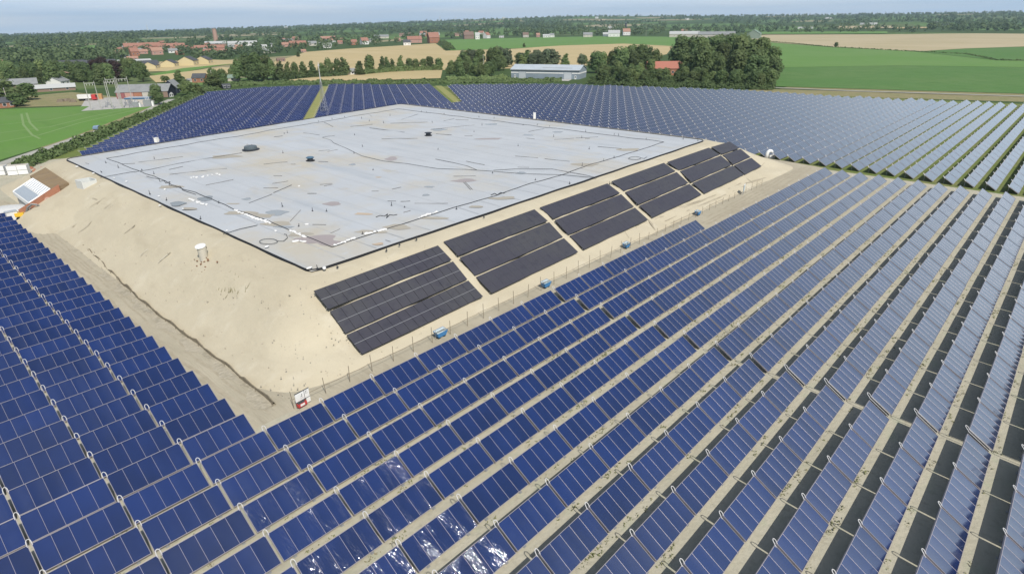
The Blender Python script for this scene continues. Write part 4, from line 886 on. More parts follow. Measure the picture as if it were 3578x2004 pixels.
for q in PEG:
    p = on_lid(*q); mb = MB(); h = random.uniform(.3, .75); mb.tube([(0, 0, -.1), (random.uniform(-.08, .08), random.uniform(-.08, .08), h)], [.06, .04], 6); mb.lathe((0, 0, 0), [(.16, 0), (.16, .06), (.1, .1)], 8)
    o = mb.build('peg', DARK, None); o.location = tuple(p); tag(o, 'short dark peg standing upright on the pale cover', 'peg', 'dark pegs on the cover')
SB = []
def sb(zf, a, b, n, j): 
    for k in range(n): t = k/max(1, n-1); SB.append((*zf([(a[0]+(b[0]-a[0])*t+random.uniform(-j, j), a[1]+(b[1]-a[1])*t+random.uniform(-j, j)*.5)])[0],))
sb(z6, (0, 758), (130, 800), 9, 8); sb(z6, (330, 880), (480, 945), 9, 14); sb(z6, (770, 1018), (970, 952), 12, 10); sb(z6, (1080, 912), (1280, 870), 11, 6); sb(z6, (1610, 748), (1790, 694), 10, 5); sb(z5, (2350, 672), (2576, 768), 15, 9); sb(z5, (1890, 560), (2060, 620), 8, 6); sb(z5, (1910, 350), (2190, 318), 9, 16)
sb(z6, (380, 985), (460, 985), 3, 12); SB += z6([(95, 1045), (180, 880), (415, 430), (490, 808), (520, 1258), (668, 1256)])+z5([(1265, 390), (1650, 465), (1590, 538), (1830, 665), (770, 240), (935, 305), (1140, 350), (2270, 880), (1600, 625)])
def bag_mesh():
    V = []; n = 8
    for i, (r_, z) in enumerate([(.75, 0), (1.0, .12), (.95, .26), (.55, .36)]):
        for k in range(n): a = 2*math.pi*k/n; V.append((.42*r_*math.cos(a), .27*r_*math.sin(a), z))
    me = MB(); me.add(V, [(i*n+k, i*n+(k+1) % n, (i+1)*n+(k+1) % n, (i+1)*n+k) for i in range(3) for k in range(n)]+[tuple(3*n+k for k in range(n))]); return me
bag0 = None
for q in SB:
    p = on_lid(*q)
    if bag0 is None: o = bag0 = bag_mesh().build('sandbag', WBAG, None, smooth=True)
    else: o = bag0.copy(); COL.objects.link(o)
    o.location = tuple(p); o.rotation_euler = (0, 0, random.uniform(0, 3.1)); s_ = random.uniform(.5, .95); o.scale = (s_*random.uniform(.8, 1.5), s_, s_*.8)
    tag(o, 'white sandbag weighing down the pale pit cover', 'sandbag', 'white sandbags on the cover')
def h1(r, p):
    MB().lathe((0, 0, 0), [(2.05, 0), (2.1, .22), (1.7, .34)], 28).build('base_ring', DARK, r)
    MB().lathe((0, 0, .34), [(1.55, 0), (1.55, .55), (1.35, .72), (.4, .8)], 28).build('dome', mat('hatch_grey', (0.10, 0.125, 0.14), .5), r)
    mb = MB(); mb.tube([(-.9, 0, 1.0), (-.9, 0, 1.45), (-.7, 0, 1.6), (-.5, 0, 1.45), (-.5, 0, 1.05)], .07, 6); mb.build('vent_pipe', STEEL, r); MB().lathe((.6, .2, 1.08), [(.18, 0), (.18, .22), (.1, .26)], 10).build('valve', STEEL, r)
lid_thing('hatch', h1, 877, 524, 'largest dark round hatch, wide and flat, on the left half of the pit cover', 'hatch', 'dark hatches on the cover')
def h2(r, p):
    MB().lathe((0, 0, 0), [(1.0, 0), (1.0, .16), (.7, .2)], 24).build('base_ring', BLACK, r); MB().lathe((0, 0, .2), [(.7, 0), (.62, .3), (.7, .5)], 20).build('neck', DARK, r)
    MB().lathe((0, 0, .7), [(.9, 0), (.95, .12), (.6, .3), (.1, .34)], 24).build('cap', mat('blue_grey_cap', (0.08, 0.15, 0.22), .45), r)
lid_thing('hatch', h2, 1085, 563, 'small mushroom shaped hatch with blue cap in the middle of the pit cover', 'hatch', 'dark hatches on the cover')
def h3(r, p):
    MB().lathe((0, 0, 0), [(1.05, 0), (1.05, .14), (.7, .16)], 24).build('base_ring', BLACK, r); MB().lathe((0, 0, .16), [(.68, 0), (.68, .6)], 20).build('neck', DARK, r); MB().lathe((0, 0, .76), [(1.0, 0), (1.0, .12)], 24).build('cap', DARK, r)
lid_thing('hatch', h3, 1497, 474, 'small spool shaped black hatch on the far part of the pit cover', 'hatch', 'dark hatches on the cover')

# ------------------------------------------------------------------ trees
def crown_quads(n, clumps, size, flat=1.0, seed=0, lift=0.0):
    """n leaf quads scattered through a set of ellipsoid clumps: (cx,cy,cz,rx,ry,rz)"""
    g = np.random.default_rng(seed); vol = np.array([c[3]*c[4]*c[5] for c in clumps])**.75; pick = g.choice(len(clumps), n, p=vol/vol.sum())
    C = np.array([clumps[i] for i in pick], float); d = g.normal(size=(n, 3)); d /= np.linalg.norm(d, axis=1)[:, None]
    rad = g.uniform(.55, 1.08, n)**.6; P = C[:, :3]+d*C[:, 3:]*rad[:, None]
    nr = d*1.0+g.normal(size=(n, 3))*.38+np.array([0, 0, .35]); nr /= np.linalg.norm(nr, axis=1)[:, None]
    a = np.cross(nr, g.normal(size=(n, 3))); a /= np.linalg.norm(a, axis=1)[:, None]; b = np.cross(nr, a)
    s = size*g.uniform(.6, 1.3, n)[:, None]; a = a*s; b = b*s*flat
    V = np.stack([P-a*.5-b*.3, P+a*.5-b*.5, P+a*.4+b*.5, P-a*.3+b*.55], 1).reshape(-1, 3)
    return V, np.arange(4*n).reshape(n, 4)
def broad_clumps(h, w, seed, low=.22):
    g = random.Random(seed); out = []
    for k in range(13):
        t = g.uniform(low+.08, .93); prof = math.sin(min(1, (t-low)/(1-low)*1.05+.18)*math.pi*.92)**.6; a = g.uniform(0, 6.28); rr = g.uniform(.15, .62)*w*.5*prof
        s = g.uniform(.18, .30)*w; out.append((rr*math.cos(a), rr*math.sin(a), t*h, s, s, s*.8))
    out.append((0, 0, .55*h, .33*w, .33*w, .30*h)); out.append((g.uniform(-.1, .1)*w, 0, .82*h, .24*w, .24*w, .16*h)); return out
def column_clumps(h, w, seed):
    g = random.Random(seed); return [(g.uniform(-.1, .1)*w, g.uniform(-.1, .1)*w, h*(.16+.8*k/9), w*.5*(1-.075*k)*g.uniform(.75, 1.05), w*.5*(1-.075*k)*g.uniform(.75, 1.05), h*.10) for k in range(10)]
def bush_clumps(h, w, seed):
    g = random.Random(seed); return [(g.uniform(-.32, .32)*w, g.uniform(-.32, .32)*w, h*g.uniform(.3, .68), w*g.uniform(.18, .3), w*g.uniform(.18, .3), h*.3) for _ in range(7)]
PROTO = {}
def proto_tree(kind, v, leaf):
    key = (kind, v, leaf)
    if key in PROTO: return PROTO[key]
    if kind == 'broad': h, w, n, sz, cl = 12, 10.5, 1500, .85, broad_clumps(12, 10.5, v*7+1)
    elif kind == 'tall': h, w, n, sz, cl = 14, 6.0, 1200, .75, column_clumps(14, 6.5, v*5+2)
    else: h, w, n, sz, cl = 3.4, 4.6, 520, .5, bush_clumps(3.4, 4.6, v*3+3)
    V, Q = crown_quads(n, cl, sz, seed=v*31+len(kind)); V[:, 2] = np.maximum(V[:, 2], .05)
    root = empty('tree' if kind != 'bush' else 'bush', (0, 0, -500))
    np_mesh('crown', V, Q, LEAF[leaf], parent=root)
    mb = MB(); g = random.Random(v)
    if kind == 'bush': mb.tube([(0, 0, -.2), (.1, 0, 1.6)], [.09, .04], 5)
    else:
        mb.tube([(0, 0, -.3), (.1, 0, h*.3), (.0, .1, h*.7)], [.34, .25, .07], 6)
        for k in range(6):
            a = g.uniform(0, 6.28); z = h*g.uniform(.22, .5); mb.tube([(0, 0, z), (math.cos(a)*w*.16, math.sin(a)*w*.16, z+h*.12), (math.cos(a)*w*.3, math.sin(a)*w*.3, z+h*.2)], [.13, .09, .03], 4)
    mb.build('trunk', BARK, root); PROTO[key] = (root, h, w); return PROTO[key]
USED = set()
def plant(p, kind, leaf, height, width=None, label=None, group=None, cat=None):
    v = random.randrange(4 if kind == 'broad' else 3); root, h, w = proto_tree(kind, v, leaf); key = (kind, v, leaf)
    o = root if key not in USED else copy_tree(root); USED.add(key)
    s = height/h; sw = (width/w) if width else s*random.uniform(.88, 1.15)
    o.location = tuple(p); o.rotation_euler = (0, 0, random.uniform(0, 6.28)); o.scale = (sw, sw, s)
    return tag(o, label, cat or ('tree' if kind != 'bush' else 'bush'), group)
def px_h(px, py0, py1, z=0): p = at(px, py0, z); return p, dist(p)*(py0-py1)/FPX
# single trees measured in the photograph: (px, base py, top py, width px, kind, leaf)
ROW = [(1290, 258, 217, 26, 'tall', 1), (1280-18, 262, 222, 24, 'tall', 0), (1295+0, 255, 205, 34, 'broad', 1), (1338, 252, 206, 24, 'tall', 0), (1355, 250, 208, 22, 'tall', 1), (1372, 248, 212, 20, 'tall', 1), (1402, 247, 203, 26, 'tall', 2), (1432, 246, 212, 26, 'broad', 0), (1455, 245, 212, 30, 'broad', 1), (1480, 244, 213, 28, 'broad', 2), (1505, 243, 206, 32, 'broad', 0), (1535, 243, 210, 34, 'broad', 1), (1255, 262, 222, 22, 'tall', 0),
       (1205, 262, 212, 34, 'tall', 0), (1182, 265, 215, 30, 'broad', 0), (1152, 267, 214, 30, 'broad', 0), (1130, 268, 230, 32, 'broad', 1), (1095, 270, 224, 28, 'tall', 0), (1065, 271, 226, 24, 'tall', 1), (1058, 272, 228, 20, 'tall', 0), (1035, 273, 230, 26, 'broad', 1), (1010, 275, 228, 26, 'tall', 0), (985, 277, 226, 30, 'tall', 0)]
for px, y0, y1, w_, kd, lf in ROW:
    p, h = px_h(px, y0, y1); plant(p, kd, lf, h, dist(p)*w_/FPX*1.15, 'leafy tree in the tree row between the two wheat fields', 'trees in the row between the wheat fields')
BIG = [(905, 283, 205, 60, 1), (935, 280, 212, 60, 0), (870, 284, 208, 56, 0), (955, 280, 222, 40, 1), (840, 286, 222, 50, 1), (890, 288, 240, 50, 0), (925, 286, 238, 46, 1)]
for px, y0, y1, w_, lf in BIG:
    p, h = px_h(px, y0, y1); plant(p, 'broad', lf, h, dist(p)*w_/FPX, 'large dark broadleaf tree in the clump left of the wheat strip', 'big trees left of the wheat strip')
for px, y0, y1, w_, kd, lf, lb in ((557, 367, 313, 44, 'broad', 0, 'dark rounded tree standing beside the substation at the end of the lane'), (630, 296, 258, 38, 'tall', 1, 'pointed light green tree left of the dark gabled house'), (577, 290, 268, 30, 'bush', 2, 'round yellow green bush on the pale field below the yellow houses'),
                              (655, 333, 291, 54, 'broad', 2, 'light green spreading tree beside the lane behind the long grey roof'), (690, 328, 300, 40, 'broad', 1, 'smaller green tree right of the long grey roof by the lane'), (62, 372, 340, 60, 'broad', 1, 'bushy tree beside the brick house at the left edge of the green field'),
                              (100, 350, 310, 66, 'broad', 1, 'dense green tree in front of the long brown building'), (30, 362, 306, 90, 'broad', 0, 'big dark tree behind the brick house at the left edge'), (750, 310, 268, 60, 'broad', 1, 'green tree beside the pale roofed shed'), (1043, 199, 183, 12, 'tall', 0, 'lone dark tree at the left corner of the big wheat field'),
                              (31+1800, 165, 153, 11, 'tall', 1, 'small lone cone shaped tree on the edge of the far green field'), (2920, 166, 153, 14, 'broad', 0, 'lone bush on the hedge line of the stubble field'), (1733, 170, 163, 10, 'bush', 0, 'small dark bush on the edge between wheat and green field')):
    p, h = px_h(px, y0, y1); plant(p, kd, lf, h, dist(p)*w_/FPX, lb)
def fill(poly, n, h0, h1, leaves, label, group, kinds=('broad',), wf=1.0):
    xs = [q[0] for q in poly]; ys = [q[1] for q in poly]; k = 0; t = 0
    pts = []
    while k < n and t < 20000:
        t += 1; x, y = random.uniform(min(xs), max(xs)), random.uniform(min(ys), max(ys))
        if not inpoly(x, y, poly): continue
        p = at(x, y); h = random.uniform(h0, h1)
        if any((p[0]-q[0])**2+(p[1]-q[1])**2 < (h*.25*wf)**2 for q in pts): continue
        pts.append(p); k += 1
        plant(p, random.choice(kinds), random.choice(leaves), h, h*random.uniform(.75, 1.0)*wf, label, group)
# the wood beside the grey hall: low front edge, tall trees behind
WOODF = [(2062, 292), (2150, 297), (2330, 301), (2520, 306), (2700, 313), (2690, 306), (2500, 298), (2330, 292), (2200, 288), (2080, 284)]
fill(WOODF, 46, 6.5, 9.5, (0, 0, 1), 'dark green tree on the front edge of the wood beside the grey hall', 'front trees of the wood by the hall', wf=1.1)
fill([(2440, 262), (2700, 296), (2695, 305), (2450, 292), (2380, 285)], 16, 14, 20, (0, 0, 1), 'tall dark tree at the right end of the wood', 'tall right end trees of the wood')
fill([(2340, 222), (2640, 236), (2690, 286), (2440, 262), (2330, 228)], 26, 17, 24, (0, 0, 1), 'tall dark tree at the back of the wood beside the hall', 'tall back trees of the wood by the hall')
fill([(2070, 258), (2200, 244), (2290, 238), (2300, 226), (2190, 226), (2080, 245)], 16, 12, 16, (1, 2, 1, 0), 'mid green tree behind the red roofed farm in the wood', 'mid green trees behind the farm')
fill([(2080, 268), (2270, 255), (2280, 268), (2090, 282)], 12, 7, 10, (1, 2, 0), 'light green tree at the left end of the wood', 'light green trees at the left end of the wood')
# willows behind the hall, thicket left of it
fill([(1800, 238), (1985, 232), (1985, 226), (1815, 228)], 12, 9, 13, (3, 3, 2), 'grey green willow behind the grey hall', 'willows behind the hall', ('tall', 'broad'), 1.1)
fill([(2020, 236), (2110, 236), (2110, 228), (2025, 228)], 5, 7, 10, (2, 3), 'pale bushy tree at the right end of the hall roof', 'pale trees behind the hall')
fill([(1545, 275), (1770, 268), (1775, 246), (1640, 236), (1600, 240)], 34, 6, 10, (1, 2, 1, 0), 'scrubby green tree in the thicket left of the grey hall', 'thicket trees left of the hall')
fill([(1610, 240), (1780, 238), (1770, 226), (1620, 224)], 16, 11, 15, (0, 1, 3), 'taller tree at the back of the thicket left of the hall', 'tall thicket trees left of the hall')
# woods and gardens on the left
fill([(0, 305), (300, 300), (520, 288), (510, 262), (300, 262), (0, 270)], 58, 8, 13, (0, 0, 1, 1, 2), 'dark green tree in the dense wood behind the substation', 'trees of the wood behind the substation')
fill([(330, 290), (420, 288), (400, 270), (340, 270)], 4, 12, 14, (4,), 'brownish purple tree in the wood behind the substation', 'purple trees in the wood')
fill([(760, 300), (880, 290), (850, 268), (740, 280)], 8, 6, 10, (1, 2), 'garden tree beside the lane end houses', 'garden trees by the lane end')

# hedge along the lane and the long green strip behind the collector fields
def leafband(name, pts, width, height, n, m, label, cat, size=.55, kind=None):
    g = np.random.default_rng(len(name)+n); P = [np.array(q[:2], float) for q in pts]; L_ = [np.linalg.norm(b-a) for a, b in zip(P[:-1], P[1:])]; T = np.cumsum([0]+L_)
    s = g.uniform(0, T[-1], n); X = np.interp(s, T, [q[0] for q in P]); Y = np.interp(s, T, [q[1] for q in P])
    k = np.clip(np.searchsorted(T, s)-1, 0, len(P)-2); D = np.array([(P[i+1]-P[i])/max(1e-6, L_[i]) for i in range(len(P)-1)])[k]
    loc = np.sin(s*.55)+.6*np.sin(s*1.37+1)+.5*np.sin(s*.21); hh = height*(.75+.18*loc); off = g.uniform(-1, 1, n); zz = hh*np.sqrt(np.clip(1-off**2, .04, 1))*g.uniform(.35, 1.05, n)
    C = np.stack([X-D[:, 1]*off*width/2, Y+D[:, 0]*off*width/2, zz], 1); nr = np.stack([-D[:, 1]*off, D[:, 0]*off, np.full(n, .6)], 1)+g.normal(size=(n, 3))*.5; nr /= np.linalg.norm(nr, axis=1)[:, None]
    a = np.cross(nr, g.normal(size=(n, 3))); a /= np.linalg.norm(a, axis=1)[:, None]; b = np.cross(nr, a); sz = size*g.uniform(.6, 1.4, n)[:, None]; a *= sz; b *= sz
    o = C[0].copy(); o[2] = 0; V = (np.stack([C-a*.5-b*.3, C+a*.5-b*.5, C+a*.4+b*.5, C-a*.3+b*.5], 1)-o).reshape(-1, 3)
    ob = np_mesh(name, V, np.arange(4*n).reshape(n, 4), m); ob.location = tuple(o); return tag(ob, label, cat, kind=kind)
leafband('hedge', gp([(70, 588), (180, 545), (260, 512), (340, 478), (430, 440), (520, 406), (600, 372), (690, 335)]), 5.5, 2.6, 11000, HEDGELEAF, 'long bushy hedge running along the lane up to the collector field', 'hedge', .6)
leafband('hedge', gp([(700, 325), (740, 312), (790, 303), (870, 297)]), 7, 3.0, 2600, HEDGELEAF, 'clipped green hedge at the far end of the lane by the small shed', 'hedge', .7)
leafband('shrub_belt', gp([(800, 303), (930, 293), (1110, 292), (1300, 290), (1540, 290), (1800, 286), (1960, 284)]), 9, 2.6, 9000, HEDGELEAF, 'low green shrub belt behind the far edge of the collector fields', 'shrubs', .9)
leafband('shrub_belt', gp([(1560, 282), (1640, 279), (1770, 276)]), 14, 3.0, 3500, LEAF[2], 'lighter scrub belt in front of the thicket left of the hall', 'shrubs', .8)
leafband('field_hedge', gp([(2600, 139.5), (2760, 152), (2905, 165.5), (3200, 181), (3378, 190), (3480, 211), (3700, 215)]), 3, 1.3, 2600, HEDGELEAF, 'thin dark hedge line dividing the stubble field from the green field', 'hedge', .9)
leafband('field_hedge', gp([(1545, 150), (1560, 160), (1572, 176)]), 16, 6, 2200, LEAF[1], 'bushy hedge at the right corner of the big wheat field', 'hedge', 1.4)

# ------------------------------------------------------------------ grey hall, farm, substation, lane houses
def gable_house(name, p, yaw, w, d, hw, hr, rm, wm, label, group=None, wins=2, chim=False, door=False, cat='house', over=.35):
    """gable house: ridge along local x (width w), depth d, eaves hw, ridge hw+hr; front is local -y"""
    r = empty(name, tuple(p), yaw, label, cat, group); a, b = w/2, d/2
    mb = MB(); mb.box(-a, a, -b, b, -.6, hw); mb.add([(-a, -b, hw), (-a, b, hw), (-a, 0, hw+hr), (a, -b, hw), (a, b, hw), (a, 0, hw+hr)], [(0, 2, 1), (3, 4, 5)]); mb.build('wall', wm, r)
    mb = MB(); e = over; dz = hr*e/b; t = .16
    for s in (-1, 1):
        P = [(-a-e, s*(b+e), hw-dz+.03), (a+e, s*(b+e), hw-dz+.03), (a+e, 0, hw+hr+.03), (-a-e, 0, hw+hr+.03)]; up = [(x, y, z+t) for x, y, z in P]
        if s > 0: P = P[::-1]; up = up[::-1]
        mb.hexa(P+up)
    rf = mb.build('roof', rm, r)
    for k in range(wins):
        x = -a+w*(k+.5)/wins; ww = min(1.3, w/wins*.45); f = MB(); f.box(x-ww/2-.1, x+ww/2+.1, -b-.05, -b-.01, hw*.35-.1, hw*.35+1.3); fo = f.build('window', WHITE, r)
        MB().box(x-ww/2, x+ww/2, -b-.07, -b-.051, hw*.35, hw*.35+1.2).build('pane', WIN, fo)
    if door: MB().box(a*.3, a*.3+1.0, -b-.06, -b-.01, 0, 2.1).build('door', DARK, r)
    if chim: MB().box(a*.35, a*.35+.6, -.3, .3, hw+hr*.7, hw+hr+1.0).build('chimney', BRICK, rf)
    return r
def hall():
    A, B, Cc = at(1786, 273), at(2024, 278), at(2066, 272); ux = (B-A)/np.linalg.norm(B-A); W = float(np.linalg.norm(B-A)); vy = np.array([-ux[1], ux[0], 0]); D_ = 17.0
    if np.dot(vy, Cc-B) < 0: vy = -vy
    r = empty('hall', tuple(A), math.atan2(ux[1], ux[0]), 'long grey metal hall with white trim band and a low sloping roof', 'hall')
    s = 1 if np.dot(vy, [-ux[1], ux[0], 0]) > 0 else -1; Y = lambda y: y*s; hw, hr = 5.6, 2.6
    CL = mat('hall_cladding', (0.27, 0.32, 0.365), .55, noise=[(.3, (0.24, 0.285, 0.33), .42, .62)])
    def bx(x0, x1, y0, y1, z0, z1, m, n_, par=r): return MB().box(x0, x1, min(Y(y0), Y(y1)), max(Y(y0), Y(y1)), z0, z1).build(n_, m, par)
    mb = MB(); mb.box(0, W, min(Y(0), Y(D_)), max(Y(0), Y(D_)), -.3, hw); mb.add([(0, Y(0), hw), (0, Y(D_), hw), (0, Y(D_/2), hw+hr), (W, Y(0), hw), (W, Y(D_), hw), (W, Y(D_/2), hw+hr)], [(0, 1, 2), (3, 5, 4)]); mb.build('wall', CL, r)
    mb = MB(); e = .5; t = .18
    for y0, y1 in ((-e, D_/2), (D_/2, D_+e)):
        z0 = hw-hr*e/(D_/2) if y0 < 0 else hw+hr; z1 = hw+hr if y0 < 0 else hw-hr*e/(D_/2)
        P = [(-e, Y(y0), z0+.04), (W+e, Y(y0), z0+.04), (W+e, Y(y1), z1+.04), (-e, Y(y1), z1+.04)]; mb.hexa(P+[(x, y, z+t) for x, y, z in P])
    rf = mb.build('roof', mat('hall_roof', (0.47, 0.52, 0.56), .5, noise=[(.15, (0.43, 0.48, 0.52), .42, .62)]), r)
    zz = hw+hr*.28; mb = MB(); y_ = 2.4; P = [(W*.45, Y(y_), hw+hr*y_/(D_/2)+.24), (W*.88, Y(y_), hw+hr*y_/(D_/2)+.24), (W*.88, Y(y_+.7), hw+hr*(y_+.7)/(D_/2)+.24), (W*.45, Y(y_+.7), hw+hr*(y_+.7)/(D_/2)+.24)]; mb.quad(*P); mb.build('rooflight', STEEL, rf)
    mb = MB(); mb.box(-.3, W+.3, min(Y(-.62), Y(-.5)), max(Y(-.62), Y(-.5)), hw-.45, hw+.05); mb.build('gutter', STEEL, r)
    for a, b in ((0, .115), (.225, .775), (.895, 1.0)): bx(W*a, W*b, -.10, -.01, 3.3, 4.1, WHITE, 'trim_band')
    bx(W+.01, W+.10, 0, D_, 3.3, 4.1, WHITE, 'trim_band')
    for a, b in ((.12, .22), (.782, .888)): bx(W*a, W*b, -.09, -.01, -.1, 4.4, mat('pale_shutter', (0.5, 0.53, 0.55), .6), 'shutter_door')
    for a in (.06, .945):
        d = bx(W*a-.6, W*a+.6, -.08, -.01, 0, 2.3, WHITE, 'door'); bx(W*a-.25, W*a+.25, -.10, -.081, .9, 2.0, WIN, 'pane', d)
    sheet('forecourt', [tuple((A+ux*W*.76-vy*.5*1)[:2]), tuple((A+ux*W*.90-vy*.5)[:2]), tuple((A+ux*W*.93-vy*13)[:2]), tuple((A+ux*W*.70-vy*14)[:2])], .09, CONC)
hall()
p, _ = px_h(2345, 262, 231); gable_house('farmhouse', p, -.85, 34, 9, 4.6, 4.2, mat('bright_red_tile', (0.40, 0.165, 0.12), .9), BRICK, 'red roofed farm building half hidden in the wood', wins=5, cat='farmhouse')
p = at(2415, 259); gable_house('farmhouse', p, .75, 14, 9, 5, 5, TILE[0], BRICK, 'short gabled end wing of the red roofed farm in the wood', wins=2, cat='farmhouse')
def substation():
    sheet('substation_pad', gp([(283, 389), (535, 372), (535, 352), (460, 346), (330, 362)]), .10, CONC)
    p = at(490, 362); r = empty('control_house', tuple(p), -.72, 'flat roofed pale control house with a blue fascia beside the substation', 'building')
    r.scale = (.62, .7, .75); MB().box(-9, 9, -4, 4, -.1, 3.6).build('wall', WALLS['pale'], r); MB().box(-9.3, 9.3, -4.3, 4.3, 3.3, 4.1).build('fascia', mat('blue_fascia', (0.05, 0.13, 0.24), .6), r); MB().box(-9.2, 9.2, -4.2, 4.2, 4.1, 4.16).build('roof', SHEET, r)
    for x in (-6, -1): MB().box(x-1.2, x+1.2, -4.06, -4.01, .2, 2.8).build('door', STEEL, r)
    for k, (px, py, sc) in enumerate(((520, 371, 1.0), (478, 374, .8))):
        p = at(px, py); r = empty('transformer', tuple(p), -.7, ['large', 'smaller'][k]+' grey transformer with white cabinets on the substation pad', 'transformer'); MB().box(-1.6*sc, 1.6*sc, -1.2*sc, 1.2*sc, .2, 3*sc).build('tank', STEEL, r); MB().box(-1.9*sc, -1.62*sc, -1, 1, .4, 2.6*sc).build('radiator', STEEL, r)
        for x in (-.8, 0, .8): MB().cyl((x*sc, 0), .16, .08, 3*sc, 4.2*sc, 8).build('bushing', WALLS['white'], r)
        MB().box(1.7*sc, 2.5*sc, -.5, .5, 0, 2.4*sc).build('cabinet', WHITE, r)
    W_ = mat('gantry_paint', (0.42, 0.41, 0.38), .7)
    for k, (b0, b1, hpx) in enumerate((((320, 385), (354, 382), 76), ((395, 383), (428, 379), 86), ((432, 378), (468, 374), 84), ((385, 368), (420, 366), 66))):
        A, B = at(*b0), at(*b1); h = dist(A)*hpx/FPX; r = empty('gantry', tuple(A), 0, ['nearest leftmost', 'tall middle', 'tall rear', 'shorter back'][k]+' portal gantry of thin pale steel in the substation', 'gantry', 'substation gantries'); d = B-A
        for q in (np.zeros(3), d): m_ = MB(); m_.tube([q, q+np.array([0, 0, h])], [.22, .13], 5); m_.build('leg', W_, r)
        m_ = MB(); m_.tube([np.array([0, 0, h*.93]), d+np.array([0, 0, h*.93])], .15, 5); m_.build('beam', W_, r); m_ = MB()
        for t in (.2, .5, .8): q = d*t+np.array([0, 0, h*.93]); m_.tube([q, q-np.array([0, 0, 1.0])], .09, 5)
        m_.build('insulator', WALLS['white'], r)
    for k in range(7):
        p = at(random.uniform(360, 470), random.uniform(362, 378)); o = MB(); o.box(-.5, .5, -.5, .5, -.1, random.uniform(1, 2)); o.cyl((0, 0), .12, .1, 1, 3.2, 6); ob = o.build('switchgear', STEEL, None); ob.location = tuple(p); tag(ob, 'small grey switchgear post on the substation pad', 'switchgear', 'switchgear posts of the substation')
    p = at(516, 339); r = gable_house('warehouse', p, -.66, 26, 13, 3.4, 3.2, TILE[3], WALLS['dark'], 'long grey roofed warehouse with red and pink wall panels behind the substation', wins=0, cat='warehouse')
    for k, m_ in enumerate((mat('dull_red_panel', (0.27, 0.10, 0.10), .8), WALLS['pink'], BRICK, WALLS['pale'], WALLS['pink'], WALLS['brown'])): MB().box(-13+k*4.33+.05, -13+k*4.33+4.2, -6.62, -6.52, .2, 3.2).build('wall_panel', m_, r)
    p = at(606, 324); gable_house('barn', p, .85, 8, 8, 3.0, 4.0, TILE[3], WALLS['dark'], 'dark boarded barn gable at the right end of the long grey warehouse', wins=1, cat='barn')
    p = at(308, 352); r = empty('truck', tuple(p), -.55, 'red and white truck parked on the yard behind the substation', 'truck')
    c = MB(); c.hexa([(2.3, -1.2, .6), (4.4, -1.2, .6), (4.4, 1.2, .6), (2.3, 1.2, .6), (2.3, -1.2, 3.0), (4.1, -1.2, 3.0), (4.1, 1.2, 3.0), (2.3, 1.2, 3.0)]); c.build('cab', RED, r); MB().box(-4.2, 2.1, -1.2, 1.2, 1.2, 3.2).build('load_box', WALLS['white'], r); MB().box(-4.2, 4.2, -.5, .5, .7, 1.15).build('chassis', DARK, r)
    MB().box(4.30, 4.36, -1.0, 1.0, 1.9, 2.7).build('windscreen', WIN, r)
    for x in (-3.2, -2.0, 3.3):
        for y in (-1.0, 1.0): o = MB(); o.lathe((0, 0, -.18), [(.5, 0), (.5, .36)], 12); w_ = o.build('wheel', TYRE, r); w_.location = (x, y, .5); w_.rotation_euler = (math.pi/2, 0, 0)
    p = at(338, 347); r = empty('timber_stack', tuple(p), -.55, 'orange timber stack beside the red truck on the yard', 'timber stack')
    for z in range(4): MB().box(-3, 3, -1.2+.1*z, 1.2-.1*z, z*.7+.05, z*.7+.68).build('bundle', mat('orange_timber', (0.55, 0.32, 0.15), .85), r)
    for k in range(9):
        p = at(210+k*6, 355+random.uniform(-3, 3)); o = MB(); s_ = random.uniform(.8, 1.6); o.hexa([(-s_, -s_*.6, -.1), (s_, -s_*.6, -.1), (s_, s_*.6, -.1), (-s_, s_*.6, -.1), (-s_*.7, -s_*.4, s_), (s_*.6, -s_*.3, s_*.8), (s_*.5, s_*.4, s_), (-s_*.5, s_*.4, s_*.7)])
        ob = o.build('log_pile', WOOD, None); ob.location = tuple(p); ob.rotation_euler = (0, 0, random.uniform(0, 3)); tag(ob, 'low brown pile of cut logs on the rough yard left of the truck', 'log pile', 'log piles on the yard')
substation()
def car(px, py, yaw, m, label):
    p = at(px, py); r = empty('parked_car', tuple(p), yaw, label, 'car')
    prof = [(-2.1, .35), (2.1, .35), (2.15, .8), (1.2, .95), (.6, 1.42), (-1.2, 1.45), (-1.9, 1.0), (-2.15, .9)]; n = len(prof); b = MB()
    b.add([(x, -.85, z) for x, z in prof]+[(x, .85, z) for x, z in prof], [tuple(range(n)), tuple(range(2*n-1, n-1, -1))]+[(i, n+i, n+(i+1) % n, (i+1) % n) for i in range(n)]); b.build('body', m, r)
    g = MB(); g.box(-1.1, .75, -.87, -.851, .95, 1.32); g.box(-1.1, .75, .851, .87, .95, 1.32); g.quad((1.15, -.7, 1.0), (1.15, .7, 1.0), (.68, .65, 1.41), (.68, -.65, 1.41)); g.build('window', WIN, r)
    for x in (-1.35, 1.35):
        for y in (-.8, .8): o = MB(); o.lathe((0, 0, -.11), [(.33, 0), (.33, .22)], 12); w_ = o.build('wheel', TYRE, r); w_.location = (x, y, .33); w_.rotation_euler = (math.pi/2, 0, 0)
car(342, 452, .93, mat('car_blue', (0.18, 0.26, 0.36), .3, coat=.6), 'blue grey car driving on the lane behind the hedge')

